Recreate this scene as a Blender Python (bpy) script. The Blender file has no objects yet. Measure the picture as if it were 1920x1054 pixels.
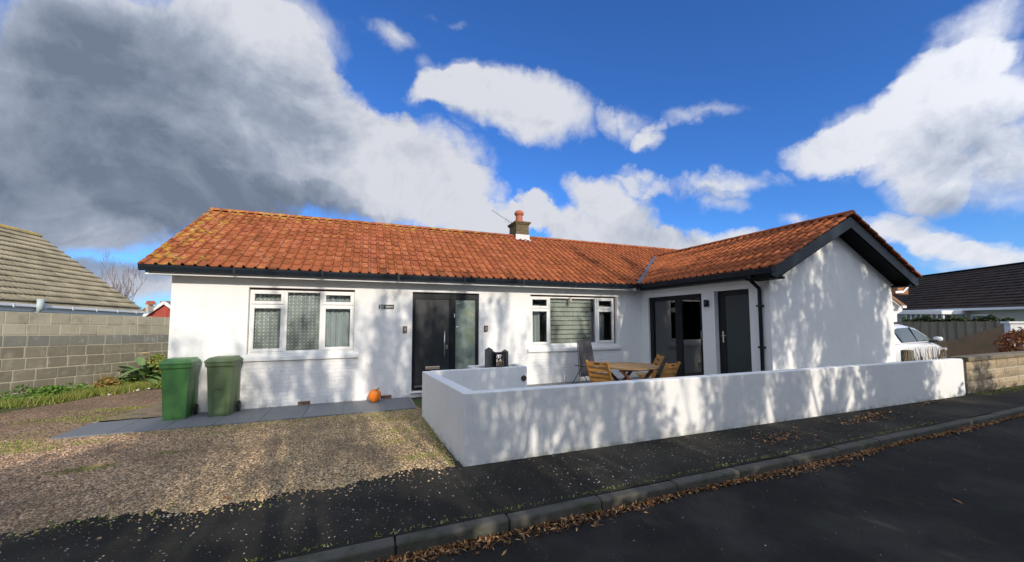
import bpy, bmesh, math, random
import numpy as np
from mathutils import Vector, Matrix
R = math.radians
random.seed(7); rng = np.random.default_rng(7)
sc = bpy.context.scene
col = sc.collection

# ------------------------------------------------------------------ camera, sky, sun, exposure
F_PX, YAW, PITCH, ROLL = 692.187, 0.37651, 0.06244, -0.00294
CAM = Vector((3.212, -8.2715, 1.6388)); SHIFT_PX = 31.645
cam_d = bpy.data.cameras.new('camera'); cam = bpy.data.objects.new('camera', cam_d); col.objects.link(cam)
fw = Vector((math.sin(YAW)*math.cos(PITCH), math.cos(YAW)*math.cos(PITCH), math.sin(PITCH)))
rt = Vector((math.cos(YAW), -math.sin(YAW), 0)); up = rt.cross(fw)
rt2 = math.cos(ROLL)*rt + math.sin(ROLL)*up; up2 = -math.sin(ROLL)*rt + math.cos(ROLL)*up
M = Matrix((rt2, up2, -fw)).transposed().to_4x4(); M.translation = CAM
cam.matrix_world = M
cam_d.sensor_fit = 'HORIZONTAL'; cam_d.sensor_width = 36.0; cam_d.lens = 36.0*F_PX/1920.0
cam_d.shift_y = SHIFT_PX/1920.0; cam_d.clip_end = 2000; cam_d.clip_start = 0.05
sc.camera = cam
def project(p):
    d = Vector(p)-CAM; z = d.dot(fw)
    return (960+F_PX*d.dot(rt2)/z, 527+SHIFT_PX-F_PX*d.dot(up2)/z, z)

SUN_EL, SUN_AZ = R(22.5), R(6.0)            # azimuth: sun stands behind the camera, a little to the right
to_sun = Vector((math.sin(SUN_AZ)*math.cos(SUN_EL), -math.cos(SUN_AZ)*math.cos(SUN_EL), math.sin(SUN_EL)))
world = bpy.data.worlds.new('World'); sc.world = world; world.use_nodes = True
sl = bpy.data.lights.new('sun', 'SUN'); sl.energy = 3.5; sl.angle = R(0.45); sl.color = (1.0, 0.90, 0.77)
so = bpy.data.objects.new('sun', sl); col.objects.link(so); so.rotation_euler = to_sun.to_track_quat('Z', 'Y').to_euler()
sc.view_settings.view_transform = 'Standard'; sc.view_settings.look = 'None'
sc.view_settings.exposure = 0.0; sc.view_settings.gamma = 1.0; sc.view_settings.use_curve_mapping = False

class NT:
    def __init__(s, tree): s.t = tree; s.n = tree.nodes; s.l = tree.links
    def new(s, typ, **kw):
        nd = s.n.new(typ)
        for k, v in kw.items(): setattr(nd, k, v)
        return nd
    def put(s, sock, v):
        if hasattr(v, 'is_output'): s.l.new(v, sock)
        else: sock.default_value = v
    def math(s, op, a, b=None, c=None, clamp=False):
        nd = s.new('ShaderNodeMath', operation=op, use_clamp=clamp); s.put(nd.inputs[0], a)
        if b is not None: s.put(nd.inputs[1], b)
        if c is not None: s.put(nd.inputs[2], c)
        return nd.outputs[0]
    def vm(s, op, a, b=None, out=0):
        nd = s.new('ShaderNodeVectorMath', operation=op); s.put(nd.inputs[0], a)
        if b is not None: s.put(nd.inputs['Scale' if op == 'SCALE' else 1], b)
        return nd.outputs[out]
    def noise(s, vec, scale, detail=4, rough=0.5, dist=0.0, out=0):
        nd = s.new('ShaderNodeTexNoise'); s.put(nd.inputs['Vector'], vec)
        nd.inputs['Scale'].default_value = scale; nd.inputs['Detail'].default_value = detail
        nd.inputs['Roughness'].default_value = rough; nd.inputs['Distortion'].default_value = dist
        return nd.outputs[out]
    def ramp(s, fac, stops, interp='LINEAR'):
        nd = s.new('ShaderNodeValToRGB'); nd.color_ramp.interpolation = interp; e = nd.color_ramp.elements
        while len(e) > 1: e.remove(e[-1])
        e[0].position = stops[0][0]; e[0].color = stops[0][1]
        for p, c in stops[1:]:
            x = e.new(p); x.color = c
        s.put(nd.inputs[0], fac); return nd.outputs[0]
    def mix(s, fac, a, b, mode='MIX'):
        nd = s.new('ShaderNodeMix', data_type='RGBA', blend_type=mode)
        s.put(nd.inputs[0], fac); s.put(nd.inputs[6], a); s.put(nd.inputs[7], b); return nd.outputs[2]
    def smooth(s, v, lo, hi):
        nd = s.new('ShaderNodeMapRange', interpolation_type='SMOOTHSTEP'); s.put(nd.inputs[0], v)
        nd.inputs[1].default_value = lo; nd.inputs[2].default_value = hi; return nd.outputs[0]
def g3(c, a=1.0): return (c[0], c[1], c[2], a)

# ---- the sky: physical sky, tinted, with layered clouds laid out by direction
def build_sky():
    T = NT(world.node_tree); T.n.clear()
    out = T.new('ShaderNodeOutputWorld'); bg = T.new('ShaderNodeBackground'); T.l.new(bg.outputs[0], out.inputs[0])
    sky = T.new('ShaderNodeTexSky', sky_type='NISHITA'); sky.sun_disc = False
    sky.sun_elevation = SUN_EL; sky.sun_rotation = SKY_ROT
    sky.air_density = 1.0; sky.dust_density = 0.3; sky.ozone_density = 3.0
    d = T.new('ShaderNodeTexCoord').outputs['Generated']
    sep = T.new('ShaderNodeSeparateXYZ'); T.l.new(d, sep.inputs[0]); dz = sep.outputs[2]
    # frame of reference looking at the house: u to the right, v up (tangents of the angles)
    f0 = Vector((math.sin(YAW), math.cos(YAW), 0))
    df = T.vm('DOT_PRODUCT', d, tuple(f0), out=1); dr = T.vm('DOT_PRODUCT', d, tuple(rt), out=1)
    dfc = T.math('MAXIMUM', df, 0.12)
    u = T.math('DIVIDE', dr, dfc); v = T.math('DIVIDE', dz, dfc)
    comb = T.new('ShaderNodeCombineXYZ'); T.l.new(u, comb.inputs[0]); T.l.new(v, comb.inputs[1]); uv = comb.outputs[0]
    # fluffy warp
    w1 = T.noise(d, 3.2, 3, 0.55, out=1); w2 = T.noise(d, 9.0, 5, 0.62, out=1)
    wa = T.vm('SCALE', T.vm('SUBTRACT', w1, (0.5, 0.5, 0.5)), 0.16)
    wb = T.vm('SCALE', T.vm('SUBTRACT', w2, (0.5, 0.5, 0.5)), 0.13)
    uvw = T.vm('ADD', T.vm('ADD', uv, wa), wb)
    front = T.smooth(df, 0.12, 0.45)
    def blob(px, py, rx, ry, rot, w):
        # given by photograph pixels, turned into tangents of direction angles
        m = T.new('ShaderNodeMapping', vector_type='TEXTURE')
        m.inputs['Location'].default_value = ((px-960)/F_PX, (602-py)/F_PX*1.0, 0)
        m.inputs['Rotation'].default_value = (0, 0, R(rot)); m.inputs['Scale'].default_value = (rx/F_PX, ry/F_PX, 1)
        T.l.new(uvw, m.inputs[0]); g = T.new('ShaderNodeTexGradient', gradient_type='SPHERICAL'); T.l.new(m.outputs[0], g.inputs[0])
        s = T.math('POWER', g.outputs[1], 0.7)
        return T.math('MULTIPLY', s, w)
    def total(lst):
        acc = None
        for b in lst:
            x = blob(*b); acc = x if acc is None else T.math('ADD', acc, x)
        return acc
    clouds = [(-150, 200, 640, 340, -8, 2.2), (330, 120, 400, 200, -24, 1.8), (120, 330, 500, 150, 0, 1.7), (600, 240, 300, 120, -32, 1.7),
              (760, 300, 220, 100, -12, 1.7), (480, 40, 210, 120, -15, 1.3), (620, 360, 340, 80, -2, 1.6),
              (960, 175, 220, 95, -14, 2.0), (830, 150, 110, 45, 20, 1.1), (900, 425, 130, 48, 0, 1.5),
              (1150, 385, 130, 72, -28, 2.0), (1060, 430, 150, 40, -25, 1.5), (1000, 395, 55, 40, 60, 1.2), (1350, 350, 150, 26, 4, 1.0), (1200, 325, 80, 26, -25, 1.1), (1240, 258, 52, 40, 30, 1.2), (1330, 198, 130, 34, 10, .95), (1185, 225, 70, 52, -45, 1.05), (1370, 385, 60, 26, 0, .8),
              (1300, 450, 230, 34, -3, 1.5), (1500, 415, 60, 24, 0, .8),
              (1760, 205, 330, 90, 22, 1.5), (1640, 255, 220, 46, 12, 1.2), (1860, 60, 260, 100, 45, 1.25), (1730, 340, 120, 85, 0, 1.5), (1900, 300, 230, 170, 0, 1.4), (1800, 130, 160, 60, 20, .9),
              (1690, 440, 150, 44, -10, 1.5), (1880, 500, 240, 40, 0, 1.5), (1800, 470, 120, 34, 0, 1.0), (725, 45, 110, 44, -35, .95), (850, 5, 80, 24, 0, .6), (230, 530, 220, 42, 0, 1.5)]
    dens = total(clouds)
    nf = T.noise(d, 4.5, 9, 0.62, 0.4)
    nf2 = T.noise(d, 13.0, 6, 0.6)
    tex = T.math('ADD', T.math('MULTIPLY', T.math('SUBTRACT', nf, 0.5), 1.5), T.math('MULTIPLY', T.math('SUBTRACT', nf2, 0.5), 0.75))
    front_d = T.math('ADD', T.math('MULTIPLY', dens, 1.0), T.math('MULTIPLY', tex, 1.0))
    # the sky out of the frame goes on with broken clouds of the same kind
    den2 = T.math('MAXIMUM', dz, 0.0); den2 = T.math('ADD', den2, 0.14)
    pl = T.vm('SCALE', d, T.math('DIVIDE', 1.0, den2))
    gen = T.noise(pl, 1.1, 7, 0.58, 0.2)
    back_d = T.math('ADD', T.math('MULTIPLY', T.math('SUBTRACT', gen, 0.47), 5.0), 1.25)
    D = T.mix(front, back_d, front_d)
    # keep scattered wisps in front
    cov = T.smooth(D, 0.34, 1.20)
    # shading of the clouds: white where thin or at lit heads, grey where thick
    greys = [(-60, 330, 680, 220, -8, 1.35), (250, 190, 470, 210, -25, .95), (430, 390, 300, 75, -8, 1.0), (150, 60, 350, 120, 0, .8), (560, 180, 170, 120, -30, .6),
             (1200, 430, 140, 50, 0, .5), (1750, 400, 150, 60, 0, .45), (1850, 290, 260, 120, 10, .45), (1320, 372, 130, 24, 0, .55), (860, 215, 200, 20, 0, .35), (560, 425, 260, 35, 0, .8), (1900, 400, 200, 60, 0, .35), (250, 500, 200, 30, 0, .5)]
    gr = T.math('MULTIPLY', total(greys), .92)
    n3 = T.noise(uvw, 5.0, 6, 0.6)
    gfac = T.math('ADD', T.math('MULTIPLY', gr, 0.80), T.math('MULTIPLY', T.math('SUBTRACT', n3, 0.5), 0.75), clamp=True)
    nfo = T.noise(T.vm('ADD', d, (0.012, -0.01, 0.035)), 4.5, 9, 0.62, 0.4)
    relief = T.math('MULTIPLY', T.math('SUBTRACT', nf, nfo), 1.3)      # heads of the billows catch the light
    gfac = T.math('SUBTRACT', gfac, relief, clamp=True)
    gback = T.smooth(back_d, 0.6, 1.6)
    G = T.mix(front, T.math('MULTIPLY', gback, 0.55), gfac)
    ccol = T.ramp(G, [(0, (.68, .70, .76, 1)), (.25, (.52, .56, .65, 1)), (.55, (.32, .37, .47, 1)), (1, (.165, .205, .285, 1))])
    # forward scattering makes clouds towards the sun brighter
    ds = T.vm('DOT_PRODUCT', d, tuple(to_sun), out=1)
    fs = T.math('ADD', 1.0, T.math('MULTIPLY', T.math('POWER', T.math('MAXIMUM', T.math('MULTIPLY', T.math('ADD', ds, 1.0), .5), 0.0), 3.0), CLOUD_FWD))
    ccol = T.vm('SCALE', ccol, fs)
    # blue, from the physical sky
    blue = T.vm('MULTIPLY', T.vm('SCALE', sky.outputs[0], SKY_K), SKY_TINT)
    hz = T.smooth(dz, 0.0, 0.25)
    blue = T.mix(T.math('MULTIPLY', T.math('SUBTRACT', 1.0, hz), 0.35), blue, (.30, .56, .95, 1))
    final = T.mix(cov, blue, ccol)
    T.l.new(final, bg.inputs[0]); bg.inputs[1].default_value = 1.0
SKY_ROT = math.pi - SUN_AZ
SKY_K, SKY_TINT, CLOUD_FWD = 0.135, (0.40, 0.80, 1.40), 2.2
build_sky()
world.cycles.sampling_method = 'MANUAL'; world.cycles.sample_map_resolution = 512

# ------------------------------------------------------------------ materials
def new_mat(name):
    m = bpy.data.materials.new(name); m.use_nodes = True; T = NT(m.node_tree); T.n.clear()
    o = T.new('ShaderNodeOutputMaterial'); b = T.new('ShaderNodeBsdfPrincipled'); T.l.new(b.outputs[0], o.inputs[0])
    return m, T, b, o
def bump(T, b, h, dist, strength=1.0):
    n = T.new('ShaderNodeBump'); n.inputs['Distance'].default_value = dist; n.inputs['Strength'].default_value = strength
    T.put(n.inputs['Height'], h); T.l.new(n.outputs[0], b.inputs['Normal'])
def pos(T): return T.new('ShaderNodeNewGeometry').outputs['Position']
def mat(name, c, rough=0.6, var=0.12, scale=6.0, bmp=0.0, bscale=60.0, metal=0.0, spec=0.5, rand=0.0, coat=0.0, c2=None, f2=(.55, .75), s2=2.0):
    m, T, b, o = new_mat(name); p = pos(T)
    n = T.noise(p, scale, 5, 0.6)
    k = T.math('ADD', 1.0-var, T.math('MULTIPLY', n, 2*var))
    if rand:
        r = T.new('ShaderNodeObjectInfo').outputs['Random']
        k = T.math('MULTIPLY', k, T.math('ADD', 1.0-rand, T.math('MULTIPLY', r, 2*rand)))
    cc = T.vm('SCALE', g3(c)[:3], k)
    if c2 is not None:
        f = T.smooth(T.noise(p, s2, 6, 0.65), *f2); cc = T.mix(f, cc, g3(c2))
    T.l.new(cc, b.inputs['Base Color']); b.inputs['Roughness'].default_value = rough
    b.inputs['Metallic'].default_value = metal; b.inputs['Specular IOR Level'].default_value = spec
    if coat: b.inputs['Coat Weight'].default_value = coat; b.inputs['Coat Roughness'].default_value = .05
    if bmp: bump(T, b, T.noise(p, bscale, 4, 0.6), bmp)
    return m
MT = {}
def render_wall(name, joint=0.0, base=(.80, .80, .78)):
    m, T, b, o = new_mat(name); p = pos(T)
    n = T.noise(p, 1.3, 6, .6); n2 = T.noise(p, 9, 5, .6)
    f = T.smooth(n, .48, .75)
    c = T.mix(T.math('MULTIPLY', f, .35), g3(base), (base[0]*.86, base[1]*.86, base[2]*.83, 1))
    # splash dirt low down on the wall
    sx = T.new('ShaderNodeSeparateXYZ'); T.l.new(p, sx.inputs[0])
    low = T.math('MULTIPLY', T.math('SUBTRACT', 1.0, T.smooth(sx.outputs[2], 0.0, .22)), T.smooth(n2, .4, .7))
    c = T.mix(T.math('MULTIPLY', low, .45), c, (.48, .45, .38, 1))
    mp = T.new('ShaderNodeMapping'); mp.inputs['Scale'].default_value = (7, 7, .55); T.l.new(p, mp.inputs[0])
    drip = T.math('MULTIPLY', T.smooth(T.noise(mp.outputs[0], 1.0, 5, .65), .52, .74), T.smooth(n, .35, .6))
    c = T.mix(T.math('MULTIPLY', drip, .22), c, (.56, .56, .50, 1))
    grn = T.math('MULTIPLY', T.math('SUBTRACT', 1.0, T.smooth(sx.outputs[2], 0.0, .07)), T.smooth(T.noise(p, 4, 4, .6), .42, .6))
    c = T.mix(T.math('MULTIPLY', grn, .5), c, (.20, .21, .13, 1))
    T.l.new(c, b.inputs['Base Color']); b.inputs['Roughness'].default_value = .85; b.inputs['Specular IOR Level'].default_value = .25
    h = T.math('ADD', T.math('MULTIPLY', T.noise(p, 45, 4, .6), .5), T.math('MULTIPLY', T.noise(p, 7, 3, .5), .9))
    if joint:
        cb = T.new('ShaderNodeCombineXYZ'); T.l.new(T.math('ADD', sx.outputs[0], sx.outputs[1]), cb.inputs[0]); T.l.new(sx.outputs[2], cb.inputs[1])
        br = T.new('ShaderNodeTexBrick'); T.l.new(T.vm('ADD', cb.outputs[0], T.vm('SCALE', T.noise(p, 14, 2, .5, out=1), .012)), br.inputs[0])
        br.inputs['Scale'].default_value = 1; br.inputs['Brick Width'].default_value = .23; br.inputs['Row Height'].default_value = .076
        br.inputs['Mortar Size'].default_value = .009; br.inputs['Mortar Smooth'].default_value = .8
        h = T.math('ADD', h, T.math('MULTIPLY', T.math('SUBTRACT', 1.0, br.outputs['Fac']), joint))
    bump(T, b, h, .006)
    return m
MT['wall'] = render_wall('white_painted_wall', .10)
MT['render'] = render_wall('white_smooth_render', 0, (.80, .80, .78))
MT['brickwhite'] = render_wall('white_painted_brick', .6)
MT['anthracite'] = mat('anthracite_upvc', (.009, .011, .014), .45, .1, 4, spec=.25)
MT['gutter'] = mat('dark_gutter_plastic', (.013, .019, .026), .45, .12, 5, spec=.2)
MT['soffit'] = mat('black_soffit', (.004, .0045, .005), .6, spec=.08)
MT['whitepvc'] = mat('white_upvc', (.80, .80, .77), .35, .03, 3)
MT['doordark'] = mat('charcoal_door_skin', (.009, .012, .015), .5, .15, 6, .0006, 180)
MT['chrome'] = mat('brushed_steel', (.62, .61, .58), .28, .05, 10, metal=1)
MT['lead'] = mat('lead_flashing', (.10, .12, .16), .5, .2, 6)
MT['mortar'] = mat('pale_mortar', (.50, .47, .40), .9, .2, 12, .004, 60)
MT['clay'] = mat('terracotta', (.42, .12, .06), .7, .2, 12, .002, 50)
MT['chimbrick'] = None
MT['interior'] = mat('dim_interior', (.16, .15, .14), .9)
MT['black'] = mat('black_plastic', (.012, .012, .013), .4)
MT['rubber'] = mat('black_rubber', (.02, .018, .022), .8)
MT['bin1'] = mat('bright_green_plastic', (.062, .185, .050), .42, .08, 3, c2=(.09, .21, .07), f2=(.5, .8))
MT['bin2'] = mat('faded_green_plastic', (.105, .155, .065), .5, .10, 3, c2=(.15, .19, .11), f2=(.5, .8))
MT['pumpkin'] = mat('pumpkin_skin', (.80, .20, .012), .4, .15, 14)
MT['stem'] = mat('pumpkin_stalk', (.35, .25, .12), .8)
MT['teak'] = mat('varnished_acacia', (.46, .22, .045), .42, .30, 9, .001, 90, rand=.15)
MT['teakgrey'] = mat('weathered_table_wood', (.33, .20, .085), .6, .25, 9, .001, 90, rand=.12)
MT['teakdark'] = mat('dark_stained_legs', (.11, .045, .025), .5, .2, 9)
MT['textile'] = mat('grey_textilene', (.065, .062, .070), .8, .08, 30, .001, 400)
MT['greywood'] = mat('grey_painted_wood', (.075, .085, .082), .7, .2, 10, .002, 40)
MT['kerb'] = mat('kerb_concrete', (.080, .075, .062), .9, .25, 9, .006, 55, rand=.12, c2=(.05, .055, .03), f2=(.48, .66), s2=5)
MT['slab'] = mat('dark_grey_paving_slab', (.165, .175, .185), .65, .12, 5, .0015, 80, rand=.07, c2=(.22, .21, .19), f2=(.55, .8), s2=1.6)
MT['terrace'] = mat('terrace_paving_grey', (.20, .20, .20), .8, .12, 4)
MT['glassfrost'] = None
def glass(name, tint=(.94, .96, .955), refl=1.0, ior=1.5):
    m = bpy.data.materials.new(name); m.use_nodes = True; T = NT(m.node_tree); T.n.clear(); o = T.new('ShaderNodeOutputMaterial')
    tr = T.new('ShaderNodeBsdfTransparent'); tr.inputs[0].default_value = g3(tint); gl = T.new('ShaderNodeBsdfGlossy'); gl.inputs[0].default_value = (.95, .97, 1, 1); gl.inputs[1].default_value = .015
    fr = T.new('ShaderNodeFresnel'); fr.inputs[0].default_value = ior
    mx = T.new('ShaderNodeMixShader'); T.l.new(T.math('MULTIPLY', fr.outputs[0], 1.6*refl, clamp=True), mx.inputs[0]); T.l.new(tr.outputs[0], mx.inputs[1]); T.l.new(gl.outputs[0], mx.inputs[2]); T.l.new(mx.outputs[0], o.inputs[0])
    return m
MT['glass'] = glass('window_glass')
MT['glassdark'] = glass('tinted_patio_glass', (.93, .96, .96), 1.4, 1.55)
m, T, b, o = new_mat('frosted_glass'); p = pos(T); f = T.noise(p, 3.0, 3, .5)
T.l.new(T.ramp(f, [(.3, (.10, .13, .12, 1)), (.5, (.20, .25, .22, 1)), (.62, (.17, .22, .14, 1)), (.72, (.24, .26, .23, 1))]), b.inputs['Base Color']); b.inputs['Roughness'].default_value = .28; MT['glassfrost'] = m
# roof tiles
def tile_mat(name, base, ox, oy, ax, ay, pw, pl, lichen, axis_u, axis_v, warm):
    """colour by tile: ox/oy origin, axis vectors along eave and up the slope, pw/pl tile pitch"""
    m, T, b, o = new_mat(name); p = pos(T)
    rel = T.vm('SUBTRACT', p, tuple(ox))
    cu = T.math('FLOOR', T.math('DIVIDE', T.vm('DOT_PRODUCT', rel, tuple(axis_u), out=1), pw))
    sv = T.vm('DOT_PRODUCT', rel, tuple(axis_v), out=1)
    cv = T.math('FLOOR', T.math('DIVIDE', sv, pl))
    cb = T.new('ShaderNodeCombineXYZ'); T.l.new(cu, cb.inputs[0]); T.l.new(cv, cb.inputs[1])
    wn = T.new('ShaderNodeTexWhiteNoise'); T.l.new(cb.outputs[0], wn.inputs[0])
    n = T.noise(p, 9, 6, .65); nb = T.noise(p, 1.1, 4, .6); fine = T.noise(p, 60, 4, .6)
    k = T.math('MULTIPLY', T.math('ADD', .70, T.math('MULTIPLY', wn.outputs[0], .44)), T.math('ADD', .72, T.math('MULTIPLY', n, .55)))
    c = T.vm('SCALE', base, k)
    c = T.mix(T.math('MULTIPLY', T.smooth(nb, .45, .7), .3), c, g3(warm))
    if lichen:
        # yellow lichen: thick along the verge and ridge, thin elsewhere; pale crust on some tiles
        su = T.vm('DOT_PRODUCT', rel, tuple(axis_u), out=1)
        nl = T.noise(p, 5.5, 7, .7)
        verge = T.math('SUBTRACT', 1.0, T.smooth(su, 0.0, 1.1)); ridge = T.smooth(sv, 2.5, 3.35)
        ridge = T.math('MULTIPLY', ridge, T.math('SUBTRACT', 1.0, T.smooth(su, 6.2, 9.0)))
        bias = T.math('MULTIPLY', T.math('MAXIMUM', verge, ridge), .115)
        fade = T.math('MULTIPLY', T.math('SUBTRACT', 1.0, T.smooth(su, 2.0, 9.0)), .03)
        lf = T.smooth(T.math('ADD', nl, T.math('ADD', bias, fade)), .62, .72)
        c = T.mix(T.math('MULTIPLY', lf, .85), c, T.mix(T.smooth(T.noise(p, 14, 3, .6), .35, .65), (.46, .20, .02, 1), (.42, .31, .06, 1)))
        pal = T.math('MULTIPLY', T.smooth(T.noise(p, 16, 5, .7), .56, .66), T.smooth(wn.outputs[0], .5, .75))
        pal = T.math('MULTIPLY', pal, T.math('SUBTRACT', 1.0, T.smooth(su, 3.0, 9.5)))
        c = T.mix(T.math('MULTIPLY', pal, .75), c, (.46, .42, .33, 1))
        grn = T.math('MULTIPLY', T.smooth(T.noise(p, 7, 5, .6), .6, .72), .35); c = T.mix(grn, c, (.16, .13, .06, 1))
    T.l.new(c, b.inputs['Base Color']); b.inputs['Roughness'].default_value = .82; b.inputs['Specular IOR Level'].default_value = .3
    bump(T, b, T.math('ADD', fine, T.math('MULTIPLY', n, 1.5)), .006)
    return m

# ------------------------------------------------------------------ mesh helpers
class MB:
    def __init__(s): s.v = []; s.f = []
    def quad(s, *p):
        n = len(s.v); s.v += [tuple(q) for q in p]; s.f.append(tuple(range(n, n+len(p)))); return s
    def box(s, x0, x1, y0, y1, z0, z1):
        n = len(s.v); s.v += [(x, y, z) for z in (z0, z1) for y in (y0, y1) for x in (x0, x1)]
        s.f += [tuple(n+i for i in f) for f in ((0, 2, 3, 1), (4, 5, 7, 6), (0, 1, 5, 4), (2, 6, 7, 3), (0, 4, 6, 2), (1, 3, 7, 5))]; return s
    def bar(s, a, b, w, h, upv=(0, 0, 1)):
        a, b = Vector(a), Vector(b); d = (b-a).normalized(); side = d.cross(Vector(upv))
        if side.length < 1e-4: side = d.cross(Vector((1, 0, 0)))
        side.normalize(); u = side.cross(d); n = len(s.v)
        for p in (a, b):
            for i, j in ((-1, -1), (1, -1), (1, 1), (-1, 1)): s.v.append(tuple(p+side*(i*w/2)+u*(j*h/2)))
        s.f += [tuple(n+i for i in f) for f in ((3, 2, 1, 0), (4, 5, 6, 7), (0, 1, 5, 4), (1, 2, 6, 5), (2, 3, 7, 6), (3, 0, 4, 7))]; return s
    def tube(s, pts, rad, k=8, caps=True):
        pts = [Vector(p) for p in pts]; rad = rad if hasattr(rad, '__len__') else [rad]*len(pts); base = len(s.v)
        ref = Vector((0.3, 0.1, 1)).normalized()
        for i, p in enumerate(pts):
            d = (pts[min(i+1, len(pts)-1)]-pts[max(i-1, 0)]).normalized(); a = d.cross(ref)
            if a.length < .05: a = d.cross(Vector((1, 0, 0)))
            a.normalize(); b = d.cross(a)
            for j in range(k):
                t = 2*math.pi*j/k; s.v.append(tuple(p+(a*math.cos(t)+b*math.sin(t))*rad[i]))
        for i in range(len(pts)-1):
            for j in range(k):
                q = base+i*k; s.f.append((q+j, q+(j+1) % k, q+k+(j+1) % k, q+k+j))
        if caps: s.f.append(tuple(base+j for j in range(k))[::-1]); s.f.append(tuple(base+(len(pts)-1)*k+j for j in range(k)))
        return s
    def lathe(s, prof, c, k=20, squash=(1, 1)):
        base = len(s.v)
        for r, z in prof:
            for j in range(k):
                t = 2*math.pi*j/k; s.v.append((c[0]+r*math.cos(t)*squash[0], c[1]+r*math.sin(t)*squash[1], c[2]+z))
        for i in range(len(prof)-1):
            for j in range(k):
                q = base+i*k; s.f.append((q+j, q+(j+1) % k, q+k+(j+1) % k, q+k+j))
        return s
    def prism(s, poly, a, b):
        """poly: list of 3-D points (one outline); extruded by vector from a to b"""
        a, b = Vector(a), Vector(b); n = len(poly); q = len(s.v)
        s.v += [tuple(Vector(p)+a) for p in poly]+[tuple(Vector(p)+b) for p in poly]
        s.f += [tuple(q+i for i in range(n))[::-1], tuple(q+n+i for i in range(n))]
        for i in range(n): s.f.append((q+i, q+(i+1) % n, q+n+(i+1) % n, q+n+i))
        return s
    def mesh(s, name, m, smooth=False):
        me = bpy.data.meshes.new(name); me.from_pydata(s.v, [], s.f); me.update()
        bm = bmesh.new(); bm.from_mesh(me); bmesh.ops.recalc_face_normals(bm, faces=bm.faces); bm.to_mesh(me); bm.free()
        if m: me.materials.append(m)
        if smooth: me.shade_smooth()
        return me
    def build(s, name, m, parent=None, bevel=0, smooth=False, segs=2, **kw):
        o = bpy.data.objects.new(name, s.mesh(name, m, smooth)); col.objects.link(o)
        if parent is not None: o.parent = parent; o.matrix_parent_inverse = Matrix.Identity(4); 
        if bevel:
            md = o.modifiers.new('bevel', 'BEVEL'); md.width = bevel; md.segments = segs; md.limit_method = 'ANGLE'; md.angle_limit = R(35)
        for k, v in kw.items(): o[k] = v
        return o
def thing(name, label, cat, loc=(0, 0, 0), rz=0.0, group=None):
    o = bpy.data.objects.new(name, None); col.objects.link(o); o.location = loc; o.rotation_euler = (0, 0, rz); o.empty_display_size = .1
    o['label'] = label; o['category'] = cat
    if group: o['group'] = group
    return o
def tag(o, label, cat, group=None):
    o['label'] = label; o['category'] = cat
    if group: o['group'] = group
    return o
def np_mesh(name, V, Fq, m, parent=None, smooth=False, **kw):
    """V (n,3), Fq (k, 3 or 4) arrays"""
    me = bpy.data.meshes.new(name); n = len(V); k, c = Fq.shape
    me.vertices.add(n); me.vertices.foreach_set('co', V.astype(np.float32).ravel())
    me.loops.add(k*c); me.loops.foreach_set('vertex_index', Fq.astype(np.int32).ravel())
    me.polygons.add(k); me.polygons.foreach_set('loop_start', (np.arange(k)*c).astype(np.int32)); me.update(calc_edges=True)
    if m: me.materials.append(m)
    if smooth: me.shade_smooth()
    o = bpy.data.objects.new(name, me); col.objects.link(o)
    if parent is not None: o.parent = parent
    for a, v in kw.items(): o[a] = v
    return o
def scatter(P, S, tmplV, tmplF, flat=1.0, tilt=1.0):
    """instances of a small template baked into arrays with random turns"""
    n = len(P); a = rng.random(n)*6.283; b = (rng.random(n)-.5)*2*tilt; c = (rng.random(n)-.5)*2*tilt
    ca, sa, cb, sb, cc, s_c = np.cos(a), np.sin(a), np.cos(b), np.sin(b), np.cos(c), np.sin(c)
    Z = np.zeros(n); O = np.ones(n)
    Rz = np.stack([np.stack([ca, -sa, Z], -1), np.stack([sa, ca, Z], -1), np.stack([Z, Z, O], -1)], 1)
    Rx = np.stack([np.stack([O, Z, Z], -1), np.stack([Z, cb, -sb], -1), np.stack([Z, sb, cb], -1)], 1)
    Ry = np.stack([np.stack([cc, Z, s_c], -1), np.stack([Z, O, Z], -1), np.stack([-s_c, Z, cc], -1)], 1)
    Rm = Rz @ Rx @ Ry
    S = np.asarray(S); S = S[:, None]*np.ones((1, 3)) if S.ndim == 1 else S
    V = np.einsum('nij,nkj->nki', Rm, tmplV[None]*S[:, None, :]) + P[:, None, :]
    Fa = tmplF[None] + (np.arange(n)*len(tmplV))[:, None, None]
    return V.reshape(-1, 3), Fa.reshape(-1, tmplF.shape[1])
OCT_V = np.array([(1, 0, 0), (0, 1, 0), (-1, 0, 0), (0, -1, 0), (0, 0, .7), (0, 0, -.7)], float)
OCT_F = np.array([(0, 1, 4), (1, 2, 4), (2, 3, 4), (3, 0, 4), (1, 0, 5), (2, 1, 5), (3, 2, 5), (0, 3, 5)])
ang = np.arange(5)*2*np.pi/5
STONE_V = np.concatenate([np.stack([np.cos(ang), np.sin(ang)*.8, -.1+0*ang], -1), np.stack([np.cos(ang)*.7, np.sin(ang)*.55, .42+0*ang], -1), [(0, 0, .5)]])
STONE_F = np.array([(i, (i+1) % 5, 5+(i+1) % 5) for i in range(5)]+[(i, 5+(i+1) % 5, 5+i) for i in range(5)]+[(5+i, 5+(i+1) % 5, 10) for i in range(5)])
LEAF_V = np.array([(-1, 0, 0), (0, -.42, .12), (1, 0, -.05), (0, .42, .12)], float); LEAF_F = np.array([(0, 1, 2), (0, 2, 3)])

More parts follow.
